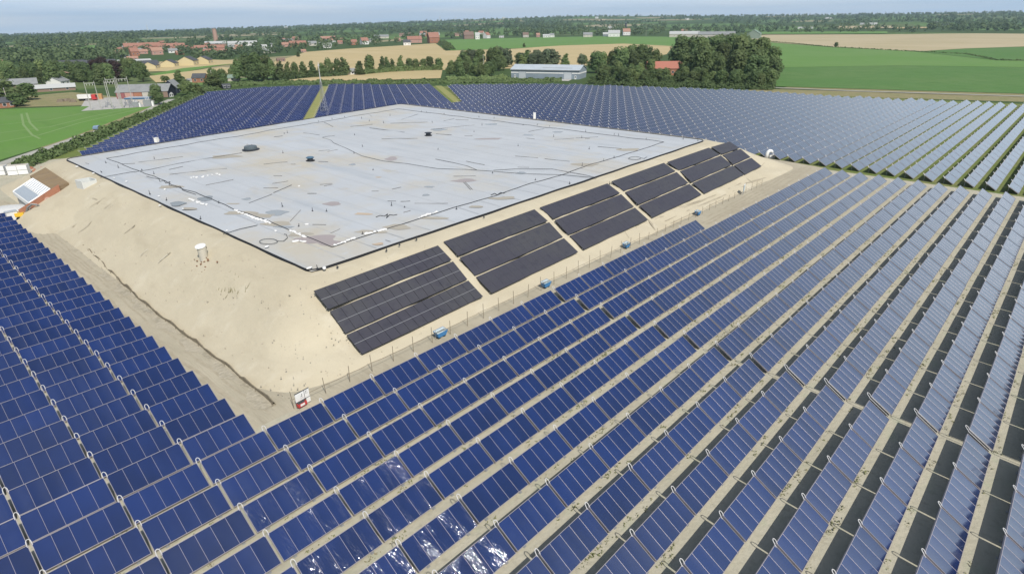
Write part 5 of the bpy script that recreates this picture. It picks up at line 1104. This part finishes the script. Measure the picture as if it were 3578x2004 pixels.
# ------------------------------------------------------------------ houses: (px, base py, width px, yaw offset, roof, wall, kind, label)
def face_yaw(p): return math.atan2(p[1]-CAM[1], p[0]-CAM[0])-math.pi/2
def house_px(px, py, wpx, off, rm, wm, label, hpx=None, dpt=.62, name='house', cat='house', group=None, wins=2, chim=False, hr=.45, far=True):
    p = at_t(px, py); D = dist(p); wpx = wpx*HSC; hpx = hpx*HSC if hpx else None; w_ = wpx*D/FPX; tot = (hpx or wpx*.55)*D/FPX
    return gable_house(name, p, face_yaw(p)+off, w_, w_*dpt, tot*(1-hr), tot*hr, rm, wm, label, group, wins, chim, cat=cat, over=min(.5, w_*.03))
T_, Wl = TILE, WALLS; HSC = .86
def hz(ox, pts): return [(ox+a*K8, b*K8) for a, b in pts]
for (a, b, w_, h_, off, rm, wm, lb) in (
    (1517, 692, 88, 64, 1.15, T_[2], Wl['yellow'], 'leftmost pale yellow house with dark roof above the pale field'), (1705, 672, 92, 66, 1.15, T_[2], Wl['yellow'], 'second pale yellow gabled house with dark roof above the pale field'),
    (1890, 657, 110, 84, 1.15, T_[2], Wl['yellow'], 'largest pale yellow gabled house with dark roof above the pale field'), (2045, 643, 96, 74, 1.15, T_[2], Wl['yellow'], 'rightmost pale yellow house with dark roof above the pale field')):
    q = hz(0, [(a, b)])[0]; house_px(q[0], q[1], w_*K8*1.1, off, rm, wm, lb, h_*K8, 1.25, 'yellow_house', 'house', 'pale yellow houses above the pale field', 2)
for (a, b, w_, h_, off, rm, wm, lb, dp) in (
    (1430, 500, 300, 62, .1, T_[0], Wl['brick'], 'long red roofed terrace in the middle of the town', .16), (1720, 492, 230, 52, .05, T_[0], Wl['pink'], 'long red roofed terrace right of the first one in the town', .2), (1350, 560, 70, 72, .3, T_[0], Wl['brick'], 'narrow brick house standing below the long red terrace', .8),
    (1425, 540, 90, 40, .1, T_[1], Wl['pink'], 'pinkish house with orange roof below the red terrace', .6), (1575, 548, 95, 66, .2, T_[1], Wl['pink'], 'tall pink house with orange roof among the town trees', .6), (1660, 505, 60, 30, 0, T_[0], Wl['brick'], 'small red roofed house between the town trees', .6),
    (1160, 545, 80, 34, .2, T_[1], Wl['brick'], 'orange roofed house at the left edge of the town', .6), (1330, 605, 90, 36, .1, T_[1], Wl['pink'], 'low orange roofed house above the grey roofed sheds', .6), (2060, 512, 340, 54, .06, T_[0], Wl['pink'], 'very long reddish terrace below the brick chimney', .14),
    (2120, 540, 160, 46, .1, T_[0], Wl['brick'], 'red roofed house row below the long reddish terrace', .3), (2160, 462, 190, 44, .05, T_[4], Wl['brown'], 'pale roofed brown factory building at the foot of the chimney', .4), (2430, 460, 270, 46, .0, T_[4], Wl['white'], 'long white factory hall right of the chimney', .3),
    (1745, 530, 100, 40, .1, T_[3], Wl['white'], 'white house with grey roof in the town centre', .6), (1800, 548, 70, 36, .3, T_[1], Wl['brick'], 'small orange roofed house beside the white town house', .6), (1350, 640, 270, 40, .15, T_[4], Wl['white'], 'long pale roofed shed left of the yellow houses', .35),
    (1450, 668, 230, 54, .35, T_[2], Wl['pale'], 'dark roofed long building just left of the yellow houses', .4), (990, 655, 270, 48, .1, T_[2], Wl['pale'], 'dark roofed terrace among trees above the wood', .3), (690, 668, 250, 52, .05, T_[2], Wl['white'], 'long dark roofed white building at the left of the town', .3), (1250, 590, 80, 36, .1, T_[3], Wl['pale'], 'pale grey house between trees at the left of the town', .6),
    (2010, 825, 130, 82, -.5, T_[2], Wl['brick'], 'dark gabled house with red wall on the pale field', .6), (2320, 812, 150, 58, .1, T_[5], Wl['pale'], 'pale green roofed shed by the lane end trees', .5), (2265, 888, 75, 44, .2, T_[2], Wl['dark'], 'small dark shed in the corner of the collector field', .8), (1910, 822, 70, 30, .1, T_[3], Wl['pale'], 'small grey outbuilding left of the dark gabled house', .6),
    (590, 858, 130, 72, 1.0, T_[3], Wl['white'], 'white gabled house with grey roof and a flag behind the long brown building', 1.0), (520, 912, 360, 58, -.05, T_[4], Wl['brown'], 'long low brown building with a pale roof edge', .2), (130, 905, 370, 92, -.05, T_[3], Wl['brown'], 'large grey roofed barn at the left edge of the picture', .35),
    (50, 1078, 150, 84, .1, T_[2], Wl['brick'], 'dark roofed red brick house cut off by the left edge', .5), (1690, 970, 60, 44, .9, T_[4], Wl['white'], 'tiny white shed beside the tree at the end of the lane', 1.0), (20, 640, 60, 44, .2, T_[1], Wl['pink'], 'pinkish house among trees at the far left edge', .6)):
    q = hz(0, [(a, b)])[0]; house_px(q[0], q[1], w_*K8, off, rm, wm, lb, h_*K8, dp, 'house' if w_ < 200 else 'long_building', 'house' if w_ < 200 else 'building', None, 3 if w_ > 140 else 2, chim=(rm in (T_[0], T_[1])))
for (a, b, w_, h_, off, rm, wm, lb, dp) in (
    (285, 470, 80, 42, .2, T_[1], Wl['pink'], 'orange roofed house left of the big red roofed house', .7), (405, 470, 160, 58, .1, T_[0], Wl['brick'], 'big bright red roofed house behind the garden trees', .5), (710, 405, 150, 40, .1, T_[1], Wl['pink'], 'pinkish house row above the dark purple tree', .4), (965, 450, 60, 52, .2, T_[0], Wl['brick'], 'square brick house in the middle of the suburb', .9),
    (1070, 445, 75, 66, .4, T_[0], Wl['white'], 'white house with red roof behind the wheat field', .8), (1240, 385, 150, 36, .05, T_[3], Wl['pale'], 'pale grey flat looking block among the suburb trees', .4), (1570, 430, 150, 66, .15, T_[0], Wl['pink'], 'wide brick house left of the tall brick block', .5), (1660, 365, 70, 52, .1, T_[0], Wl['brick'], 'red roofed house rising behind the wide brick house', .7),
    (1760, 430, 110, 104, .3, T_[0], Wl['brick'], 'tall brick block at the right end of the suburb', .8), (1495, 455, 75, 56, .1, T_[2], Wl['white'], 'white house with dark roof at the edge of the wheat field', .7), (2110, 390, 105, 72, .2, T_[6], Wl['brown'], 'brownish villa behind the far green field', .7), (2200, 395, 46, 68, .0, T_[4], Wl['white'], 'narrow tall white house behind the far green field', .9),
    (2292, 385, 60, 60, .9, T_[0], Wl['white'], 'white gabled house with red roof behind the far green field', .9), (695, 480, 90, 46, .1, T_[4], Wl['white'], 'white house right of the dark purple tree', .6), (235, 618, 80, 36, .2, T_[6], Wl['brown'], 'brown shed on the green corner left of the wheat field', .6), (922, 748, 115, 62, .05, T_[3], Wl['white'], 'white farm shed with grey roof between the tree row and wheat strip', .45),
    (70, 492, 50, 42, .1, T_[4], Wl['white'], 'small white house at the left of the suburb', .7), (158, 478, 48, 42, .1, T_[3], Wl['white'], 'small grey roofed white house at the left of the suburb', .7), (460, 525, 50, 28, .2, T_[1], Wl['pink'], 'small pink house beside the wheat field corner', .7), (255, 412, 46, 30, .1, T_[0], Wl['brick'], 'small red house far back in the suburb', .7),
    (845, 418, 60, 34, .3, T_[1], Wl['pink'], 'small orange roofed house among trees mid suburb', .7), (1130, 425, 60, 36, .1, T_[3], Wl['white'], 'small white house right of the red roofed white one', .7), (550, 460, 80, 46, .2, T_[3], Wl['pale'], 'grey house right of the big red roofed house', .6), (1400, 415, 60, 34, .1, T_[1], Wl['pink'], 'little pink house left of the wide brick house', .7), (2440, 378, 50, 18, 0, T_[4], Wl['white'], 'low white shed on the edge of the far green field', .6),
    (120, 530, 120, 40, .1, T_[3], Wl['pale'], 'grey roofed garage block at the left suburb edge', .5)):
    q = hz(900, [(a, b)])[0]; house_px(q[0], q[1], w_*K8, off, rm, wm, lb, h_*K8, dp, 'house', 'house', None, 2, chim=(rm in (T_[0], T_[1])))
for (a, b, w_, h_, off, rm, wm, lb, dp) in (
    (105, 374, 60, 48, .1, T_[6], Wl['pale'], 'square brownish house behind the far green field', .9), (228, 372, 40, 40, .2, T_[1], Wl['pink'], 'narrow pink house behind the far green field', .9), (310, 376, 70, 32, .1, T_[4], Wl['white'], 'low white house group behind the far green field', .6), (365, 374, 50, 38, .3, T_[3], Wl['white'], 'white house with grey roof right of the low white group', .8),
    (725, 372, 95, 46, .1, T_[3], Wl['pale'], 'pale grey house left of the big white hall', .6), (905, 366, 60, 40, .1, T_[4], Wl['grey'], 'grey shed attached left of the big white hall', .8), (988, 368, 120, 64, .0, T_[4], Wl['white'], 'big bright white hall at the edge of the far green field', .9), (1110, 354, 75, 66, .2, T_[1], Wl['white'], 'white house with orange roof beside the brick chimney', .8), (955, 303, 75, 34, .1, T_[4], Wl['pink'], 'pale pink block among the trees above the white hall', .5),
    (1690, 372, 300, 56, .0, T_[4], Wl['pale'], 'left half of the long pale factory by the far green field', .25), (2010, 376, 360, 56, .0, T_[3], Wl['pale'], 'right half of the long pale factory by the far green field', .22), (2385, 386, 230, 82, 1.5, T_[5], Wl['green'], 'wide green gabled hall at the end of the far green field', .55), (1690, 325, 60, 30, .1, T_[1], Wl['brick'], 'small red building behind the long pale factory', .7)):
    q = hz(1800, [(a, b)])[0]; house_px(q[0], q[1], w_*K8, off, rm, wm, lb, h_*K8, dp, 'house' if w_ < 110 else 'factory_hall', 'house' if w_ < 110 else 'hall', None, 3)
TOWN = [([(390, 160), (640, 152), (650, 180), (420, 190)], 16, 'small house packed among the red roofs left of the brick chimney', 'packed small houses left of the chimney'), ([(650, 158), (860, 150), (880, 182), (700, 196)], 14, 'small house among garden trees right of the brick chimney', 'small houses right of the chimney'), ([(960, 140), (1240, 128), (1320, 146), (1000, 166)], 15, 'small house half hidden in the suburb trees above the wheat field', 'small suburb houses above the wheat field'), ([(1400, 128), (1560, 118), (1700, 122), (1600, 132)], 8, 'small pale house among trees behind the far green field', 'small houses behind the far green field')]
for poly, n, lb, gr in TOWN:
    k = 0
    while k < n:
        x, y = random.uniform(min(q[0] for q in poly), max(q[0] for q in poly)), random.uniform(min(q[1] for q in poly), max(q[1] for q in poly))
        if not inpoly(x, y, poly): continue
        k += 1; house_px(x, y, random.uniform(15, 24), random.uniform(-.8, .8), random.choice((T_[0], T_[1], T_[0], T_[3], T_[6])), random.choice((Wl['pink'], Wl['white'], Wl['pale'], Wl['brick'])), lb, random.uniform(10, 14), .7, 'house', 'house', gr, 2, chim=random.random() < .5)
FARW = [(2888, 67, 14), (2905, 68, 10), (3012, 87, 12), (3040, 86.5, 16), (3058, 86, 10), (2795, 101, 14), (2812, 101, 12), (2830, 101, 18), (3268, 83, 12), (3290, 90, 14), (3310, 89, 10), (2085, 65, 12), (2400, 70, 14), (1462, 74, 14), (1530, 69, 12), (1145, 86, 14), (1165, 85, 12), (1000, 99, 12), (1690, 58, 18), (1760, 66, 12)]
for px, py, w_ in FARW: house_px(px, py, w_, random.uniform(-.3, .3), T_[4], Wl['white'], 'tiny white farm building far away in the hazy countryside', 5.5, .5, 'farm_building', 'farm building', 'far white farm buildings', 1)
# chimneys, flag, poles, turbines
def chimney(px, py, top, wpx, m, label):
    p = at_t(px, py); D = dist(p); h = (py-top)*D/FPX; w_ = wpx*D/FPX/2; r = empty('chimney_stack', tuple(p), 0, label, 'chimney'); MB().lathe((0, 0, -1), [(w_*1.25, 0), (w_, h+1)], 12).build('shaft', m, r); MB().lathe((0, 0, h), [(w_*1.15, 0), (w_*1.15, h*.05)], 12).build('crown_band', STEEL, r)
chimney(757, 152, 112, 11, mat('pale_brick', (0.42, 0.27, 0.21), .9), 'tall brick factory chimney rising above the town'); chimney(2186, 103, 84, 4.5, WALLS['dark'], 'thin dark chimney beside the white house with orange roof')
p = at_t(228, 294); D = dist(p); r = empty('flagpole', tuple(p), 0, 'flagpole with a pale pennant beside the white gabled house', 'flagpole'); h = 34*D/FPX; m_ = MB(); m_.tube([(0, 0, 0), (0, 0, h)], [.12, .07], 6); m_.build('pole', WHITE, r); m_ = MB(); m_.add([(.08, 0, h), (4.2, -2.2, h-1.6), (.08, 0, h-1.5), (.08, .03, h), (4.2, -2.17, h-1.6), (.08, .03, h-1.5)], [(0, 1, 2), (5, 4, 3), (0, 3, 4, 1), (1, 4, 5, 2)]); m_.build('pennant', WALLS['pink'], r)
for px, py, top, lb in ((33, 372, 328, 'white leaning flagpole in front of the brick house at the left edge'), (745, 293, 257, 'pale lamp pole beside the pale roofed shed'), (2440, 256, 214, 'leftmost pale pole standing among the trees by the red farm roof'), (2448, 258, 208, 'thin pale pole just right of the other pole by the farm roof'), (1690, 252, 200, 'pair of bare pale poles in the thicket left of the hall'), (2257, 126, 98, 'pale steel pole behind the far green field')):
    p = at_t(px, py); D = dist(p); r = empty('pole', tuple(p), 0, lb, 'pole'); m_ = MB(); m_.tube([(0, 0, -.2), (0, 0, (py-top)*D/FPX)], [.2, .12], 6); m_.build('shaft', WALLS['pale'], r); m_ = MB(); m_.lathe((0, 0, (py-top)*D/FPX), [(.2, 0), (.2, .3)], 8); m_.build('cap', WALLS['white'], r)
def turbine(px, py, top, label):
    p = at_t(px, py); D = dist(p); h = (py-top)*D/FPX*.72; r = empty('wind_turbine', tuple(p), face_yaw(p)+.9, label, 'wind turbine', 'far wind turbines'); MB().lathe((0, 0, -3), [(4.2, 0), (2.2, h+3)], 10).build('tower', WHITE, r); MB().box(-1.6, 1.6, -3.5, 3, h-1.2, h+1.6).build('nacelle', WHITE, r)
    for k in range(3):
        a = math.pi/2+k*2*math.pi/3+.12; b = MB(); L_ = h*.42; d = np.array([math.cos(a), 0, math.sin(a)]); o = np.array([0, -3.9, h+.2]); q = np.cross(d, [0, 1, 0]); b.hexa([o-q*1.2, o+q*1.2, o+q*1.2+[0, .5, 0], o-q*1.2+[0, .5, 0], o+d*L_-q*.3, o+d*L_+q*.3, o+d*L_+q*.3+[0, .2, 0], o+d*L_-q*.3+[0, .2, 0]]); b.build('blade', WHITE, r)
turbine(517, 109, 84, 'nearest and tallest white wind turbine on the left skyline'); turbine(1537, 68, 46, 'left one of two faint wind turbines on the middle skyline'); turbine(1592, 65, 48, 'right one of two faint wind turbines on the middle skyline')

# ------------------------------------------------------------------ woods that read as one mass
def mass_trees(name, areas, label, seed):
    g = np.random.default_rng(seed); Vs = []; nq = 0
    for poly, n, hh, q in areas:
        xs = [a[0] for a in poly]; ys = [a[1] for a in poly]; k = 0
        while k < n:
            x, y = g.uniform(min(xs), max(xs)), g.uniform(min(ys), max(ys))
            if not inpoly(x, y, poly): continue
            k += 1; p = at_t(x, y); h = hh*g.uniform(.7, 1.25); w_ = h*g.uniform(.8, 1.25); sz = h*.26*(26/q)**.5
            V, Q = crown_quads(q, [(0, 0, h*.5, w_*.5, w_*.5, h*.42), (w_*.2, w_*.1, h*.72, w_*.3, w_*.3, h*.25), (-w_*.25, 0, h*.4, w_*.32, w_*.32, h*.3)], sz, seed=int(g.integers(1e9))); Vs.append(V+p); nq += len(Q)
    V = np.concatenate(Vs); o = np_mesh(name, V, np.arange(4*nq).reshape(nq, 4), WOODLEAF); return tag(o, label, 'woodland', kind='stuff')
sk = lambda x: float(np.interp(x, [a for a, b in SKYLINE], [b for a, b in SKYLINE]))
def band(x0, x1, f0, f1, n=8):
    xs = np.linspace(x0, x1, n); return [(x, sk(x)+f0(x) if callable(f0) else sk(x)+f0) for x in xs]+[(x, sk(x)+(f1(x) if callable(f1) else f1)) for x in xs[::-1]]
mass_trees('far_woodland', [(band(-60, 3640, 0.5, 5), 900, 15, 20), (band(-60, 1000, 4, 24), 620, 15, 20), (band(250, 1300, 4, 16), 260, 14, 20), (band(1000, 1900, 4, 26), 520, 14, 20), (band(1300, 2000, 26, 36), 170, 13, 22), (band(2300, 3640, 2, 16), 420, 14, 20), (band(2500, 3640, 16, 30), 200, 13, 20)], 'dark hazy woodland covering the far hills up to the skyline', 3)
mass_trees('town_trees', [([(0, 124), (500, 122), (470, 168), (330, 172), (0, 170)], 220, 13, 30), ([(0, 178), (420, 182), (440, 210), (300, 222), (0, 226)], 150, 11, 34), ([(430, 150), (900, 142), (900, 200), (700, 212), (620, 190), (430, 190)], 150, 9, 34), ([(600, 128), (1300, 108), (1330, 148), (900, 165), (620, 150)], 170, 11, 30), ([(880, 165), (1320, 140), (1520, 146), (1200, 168), (1060, 180), (900, 200)], 110, 9, 34), ([(1350, 108), (1900, 90), (1900, 128), (1540, 138), (1380, 140)], 170, 12, 30), ([(1800, 74), (2330, 72), (2330, 122), (1800, 128)], 330, 13, 30), ([(2330, 95), (2720, 90), (2720, 116), (2340, 122)], 110, 12, 28), ([(2650, 88), (3050, 92), (3250, 102), (3250, 116), (2660, 116)], 90, 11, 28), ([(3240, 78), (3640, 70), (3640, 108), (3300, 112), (3240, 104)], 190, 13, 28)], 'green trees and gardens filling the town and the land behind the fields', 5)
for k, (pts, m_) in enumerate((([(1800, 66), (2120, 68), (2110, 74), (1800, 76)], STUBBLE), ([(255, 163), (335, 160), (330, 172), (265, 174)], FIELDR), ([(15, 169), (180, 169), (180, 176), (25, 177)], FIELDR), ([(2920, 93), (3125, 92), (3120, 100), (2925, 103)], STUBBLE), ([(2660, 113), (3100, 112), (3100, 120), (2660, 122)], FIELDR), ([(1650, 76), (1800, 72), (1800, 78), (1650, 82)], FIELDL), ([(3130, 97), (3240, 96), (3240, 101), (3130, 102)], WHEAT), ([(1990, 56), (2060, 58), (2140, 62), (1990, 65)], FIELDL), ([(515, 220), (700, 208), (835, 213), (820, 225), (600, 250), (520, 252)], WHEAT), ([(640, 240), (835, 222), (760, 232), (560, 268), (525, 262)], FIELDL), ([(520, 268), (780, 236), (820, 240), (800, 270), (640, 285), (545, 290)], WHEAT))):
    P = [at_t(*q) for q in pts]; mb = MB(); cx = sum(P)/len(P); lift = .12 if k > 7 else 1.2; mb.add([tuple(q+np.array([0, 0, lift+.02*k])) for q in P], [tuple(range(len(P)))]); o = mb.build('far_field' if k < 8 else 'pale_field', m_); tag(o, kind='structure')

# ------------------------------------------------------------------ air
mh = bpy.data.materials.new('haze'); mh.use_nodes = True; nt = mh.node_tree; nt.nodes.remove(nt.nodes['Principled BSDF'])
pv = nt.nodes.new('ShaderNodeVolumePrincipled'); pv.inputs['Color'].default_value = (0.64, 0.83, 1.0, 1); pv.inputs['Density'].default_value = 0.000085; pv.inputs['Anisotropy'].default_value = 0.2
nt.links.new(pv.outputs['Volume'], nt.nodes['Material Output'].inputs['Volume'])
mb = MB(); mb.box(-8600, 8600, -8600, 8600, -120, 150); hz_o = mb.build('haze', mh); tag(hz_o, kind='stuff')

# ------------------------------------------------------------------ weeds in the sandy lanes between the near rows
def lane_weeds():
    g = np.random.default_rng(11); n = 5200; J = g.integers(-4, 16, n); x = g.uniform(-60, 90, n); cl = np.sin(x*.8+J*2.1)+np.sin(x*.23+J)+g.normal(0, .6, n); k = cl > .35
    x, J = x[k], J[k]; n = len(x); y = -J*SP-.3-2.05-np.abs(g.normal(0, .28, n)); keep = (J >= 1) | (x < -13); x, y = x[keep], y[keep]; n = len(x)
    m = 5; C = np.repeat(np.stack([x, y, np.full(n, .02)], 1), m, 0)+g.normal(size=(n*m, 3))*np.array([.16, .10, 0]); d = g.normal(size=(n*m, 3)); d[:, 2] = np.abs(d[:, 2])+.5; d /= np.linalg.norm(d, axis=1)[:, None]; s_ = g.uniform(.06, .20, (n*m, 1)); t = np.cross(d, [0.3, 0.8, 0.1]); t /= np.linalg.norm(t, axis=1)[:, None]
    V = np.stack([C-t*s_*.35, C+t*s_*.35, C+t*s_*.2+d*s_, C-t*s_*.2+d*s_], 1).reshape(-1, 3)
    o = np_mesh('lane_weeds', V, np.arange(4*n*m).reshape(-1, 4), mat('lane_weed', (0.19, 0.20, 0.10), .95, noise=[(.6, (0.13, 0.15, 0.06), .42, .62), (.25, (0.26, 0.23, 0.15), .5, .7)])); tag(o, 'sparse low weeds growing in the sandy lanes under the collector edges', 'weeds', kind='stuff')
lane_weeds()

# ------------------------------------------------------------------ sand banked against the pump house, ruts and wheel marks
def sand_fill():
    nx, ny = 30, 34; V = []
    for j in range(ny+1):
        for i in range(nx+1):
            x = -12.5+15.5*i/nx; y = 84+18.12*j/ny; w_ = max(0, min(1, (y-84)/16)); w_ = w_*w_*(3-2*w_); e = max(0, min(1, min((x+12.5)/3.0, (3.0-x)/3.0))); e = e*e*(3-2*e)
            tgt = .9+(x+10.5)*.44; b = bank_z(x, y); V.append((x, y, b-.10+(max(tgt, b)-b+.14)*w_*e+.06*math.sin(x*1.3+y*.7)*w_*e))
    Q = [(j*(nx+1)+i, j*(nx+1)+i+1, (j+1)*(nx+1)+i+1, (j+1)*(nx+1)+i) for j in range(ny) for i in range(nx)]
    o = np_mesh('sand_fill', np.array(V), np.array(Q), SAND, smooth=True); tag(o, kind='structure')
sand_fill()
RUTD = mat('rut_dark_sand', (0.37, 0.325, 0.24), .95, noise=[(.8, (0.43, 0.38, 0.285), .42, .62)]); RUTL = mat('rut_crest', (0.58, 0.535, 0.43), .95)  # rut marks are flat ribbons of darker and paler sand
def rut(pxs, w_, m, f=on_bank, lift=.035):
    P = [f(*q) for q in pxs]; pts = []
    for a, b in zip(P[:-1], P[1:]):
        n = max(2, int(np.linalg.norm(b-a)/1.2)); pts += [lerp(a, b, k/n) for k in range(n)]
    pts.append(P[-1]); vs = []
    for i, p in enumerate(pts):
        t = pts[min(i+1, len(pts)-1)]-pts[max(i-1, 0)]; t = t/np.linalg.norm(t); n_ = np.array([-t[1], t[0], 0]); n_ /= np.linalg.norm(n_); ww = w_*(.35+.65*math.sin(math.pi*(i+.4)/(len(pts)-.2)))*random.uniform(.6, 1.2)
        for s_ in (-1, 1):
            q = p+n_*s_*ww/2; z = bank_z(q[0], q[1]) if f is on_bank else 0.0; vs.append((q[0], q[1], z+lift))
    mb = MB(); mb.add(vs, [(2*i, 2*i+2, 2*i+3, 2*i+1) for i in range(len(pts)-1)]); o = mb.build('sand_rut', m); tag(o, kind='structure')
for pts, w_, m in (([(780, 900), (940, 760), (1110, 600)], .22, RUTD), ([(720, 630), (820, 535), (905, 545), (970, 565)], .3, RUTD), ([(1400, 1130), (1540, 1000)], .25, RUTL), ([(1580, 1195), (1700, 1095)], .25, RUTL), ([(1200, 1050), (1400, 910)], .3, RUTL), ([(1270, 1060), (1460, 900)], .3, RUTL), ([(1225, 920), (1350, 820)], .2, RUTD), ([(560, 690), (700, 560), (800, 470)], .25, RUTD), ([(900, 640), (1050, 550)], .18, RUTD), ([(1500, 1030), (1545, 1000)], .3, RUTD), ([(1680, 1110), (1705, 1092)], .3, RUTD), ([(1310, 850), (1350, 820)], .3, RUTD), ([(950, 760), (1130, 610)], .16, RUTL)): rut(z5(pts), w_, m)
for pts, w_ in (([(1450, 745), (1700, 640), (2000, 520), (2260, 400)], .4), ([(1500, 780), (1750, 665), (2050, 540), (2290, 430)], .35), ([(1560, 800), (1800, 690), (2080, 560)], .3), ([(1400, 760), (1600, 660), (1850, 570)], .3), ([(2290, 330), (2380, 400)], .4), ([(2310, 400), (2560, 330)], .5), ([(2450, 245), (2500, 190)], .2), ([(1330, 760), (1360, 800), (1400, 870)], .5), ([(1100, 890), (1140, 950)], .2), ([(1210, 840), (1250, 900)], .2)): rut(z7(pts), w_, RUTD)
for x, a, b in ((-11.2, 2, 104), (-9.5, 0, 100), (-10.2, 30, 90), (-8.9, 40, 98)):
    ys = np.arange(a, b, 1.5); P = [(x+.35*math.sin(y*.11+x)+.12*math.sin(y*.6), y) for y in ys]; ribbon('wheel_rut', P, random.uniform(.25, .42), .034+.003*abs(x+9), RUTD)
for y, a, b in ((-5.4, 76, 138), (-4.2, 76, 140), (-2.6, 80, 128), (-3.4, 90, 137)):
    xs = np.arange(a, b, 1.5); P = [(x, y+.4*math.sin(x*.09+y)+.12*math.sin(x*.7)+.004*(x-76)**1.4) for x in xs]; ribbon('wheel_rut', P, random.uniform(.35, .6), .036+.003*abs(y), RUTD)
TRAM = mat('tramline', (0.20, 0.30, 0.11), .95)
for k, pts in enumerate(([(0, 1420), (400, 1350), (800, 1230), (1400, 1090)], [(0, 1330), (500, 1270), (900, 1170), (1300, 1090)], [(215, 1140), (235, 1250), (320, 1350), (400, 1390)], [(265, 1130), (300, 1230), (380, 1310)], [(0, 1250), (500, 1200), (900, 1120)])): ribbon('tramline', gp(z8(0, 0, pts)), .8, .075+.004*k, TRAM)
ribbon('field_margin', gp(z8(0, 0, [(1500, 1082), (1250, 1180), (900, 1320), (620, 1420), (450, 1475)])), 3.0, .062, VERGE)
leafband('tree_row_hedge', gp([(965, 281), (1060, 271), (1160, 267), (1210, 263)]), 7, 4.5, 2600, LEAF[0], 'bushy undergrowth linking the left part of the tree row', 'hedge', .9)
leafband('tree_row_hedge', gp([(1245, 262), (1350, 252), (1450, 247), (1545, 244)]), 7, 4.5, 2800, LEAF[1], 'bushy undergrowth linking the right part of the tree row', 'hedge', .9)
leafband('wood_edge', gp([(2060, 291), (2180, 297), (2400, 303), (2560, 308), (2706, 314)]), 9, 4.5, 5200, LEAF[0], 'dense dark undergrowth along the front edge of the wood by the hall', 'hedge', .8)

SOIL = mat('disturbed_soil', (0.43, 0.385, 0.295), .95, noise=[(.5, (0.34, 0.305, 0.23), .46, .62), (2.2, (0.49, 0.445, 0.345), .5, .66), (6, (0.27, 0.24, 0.18), .62, .75)], bump=(3, .6, None, .3))
P_ = [at(a, b) for a, b in ((958, 1417), (880, 1350), (790, 1278), (700, 1210), (620, 1150), (540, 1090), (470, 1030), (400, 965), (340, 905), (280, 850), (225, 800), (165, 752))]
pp = []
for a, b in zip(P_[:-1], P_[1:]):
    n = max(2, int(np.linalg.norm(b-a)/1.0)); pp += [lerp(a, b, k/n) for k in range(n)]
mb = MB(); vs = []
for i, q in enumerate(pp):
    l_ = 1.0+.55*math.sin(i*.8)+.35*math.sin(i*2.3); vs += [(q[0]-l_, q[1], .048), (q[0]-.02, q[1], .052)]
mb.add(vs, [(2*i, 2*i+1, 2*i+3, 2*i+2) for i in range(len(pp)-1)]); tag(mb.build('disturbed_soil', SOIL), kind='structure')

def pebbles():
    g = np.random.default_rng(5); V = []; n = 0
    while n < 420:
        px, py = g.uniform(150, 1500), g.uniform(560, 1420); p = on_bank(px, py)
        if p[2] > 6.3 or p[0] < -9.5 or p[1] < -1.5 or (p[2] <= .01 and g.random() < .5): continue
        s_ = g.uniform(.03, .12)*(1.6 if g.random() < .06 else 1); a = g.uniform(0, 6.28); c, d = math.cos(a)*s_, math.sin(a)*s_; z = p[2]+.02
        b = [(p[0]+c, p[1]+d, z-.03), (p[0]-d, p[1]+c, z-.03), (p[0]-c*.8, p[1]-d*.8, z-.03), (p[0]+d, p[1]-c, z-.03)]; t = [(p[0]+c*.5, p[1]+d*.5, z+s_*.7), (p[0]-d*.5, p[1]+c*.5, z+s_*.6), (p[0]-c*.4, p[1]-d*.4, z+s_*.7), (p[0]+d*.5, p[1]-c*.5, z+s_*.6)]
        V += b+t; n += 1
    F = []
    for k in range(n):
        o = 8*k; F += [(o+4, o+5, o+6, o+7), (o, o+1, o+5, o+4), (o+1, o+2, o+6, o+5), (o+2, o+3, o+7, o+6), (o+3, o, o+4, o+7)]
    o = np_mesh('pebbles', np.array(V), np.array(F), mat('pebble_grey', (0.40, 0.36, 0.28), .95, noise=[(.7, (0.45, 0.41, 0.33), .42, .6), (1.9, (0.20, 0.17, 0.12), .55, .7)])); tag(o, 'small stones and clods scattered over the slopes of the sand bank', 'stones', kind='stuff')
pebbles()
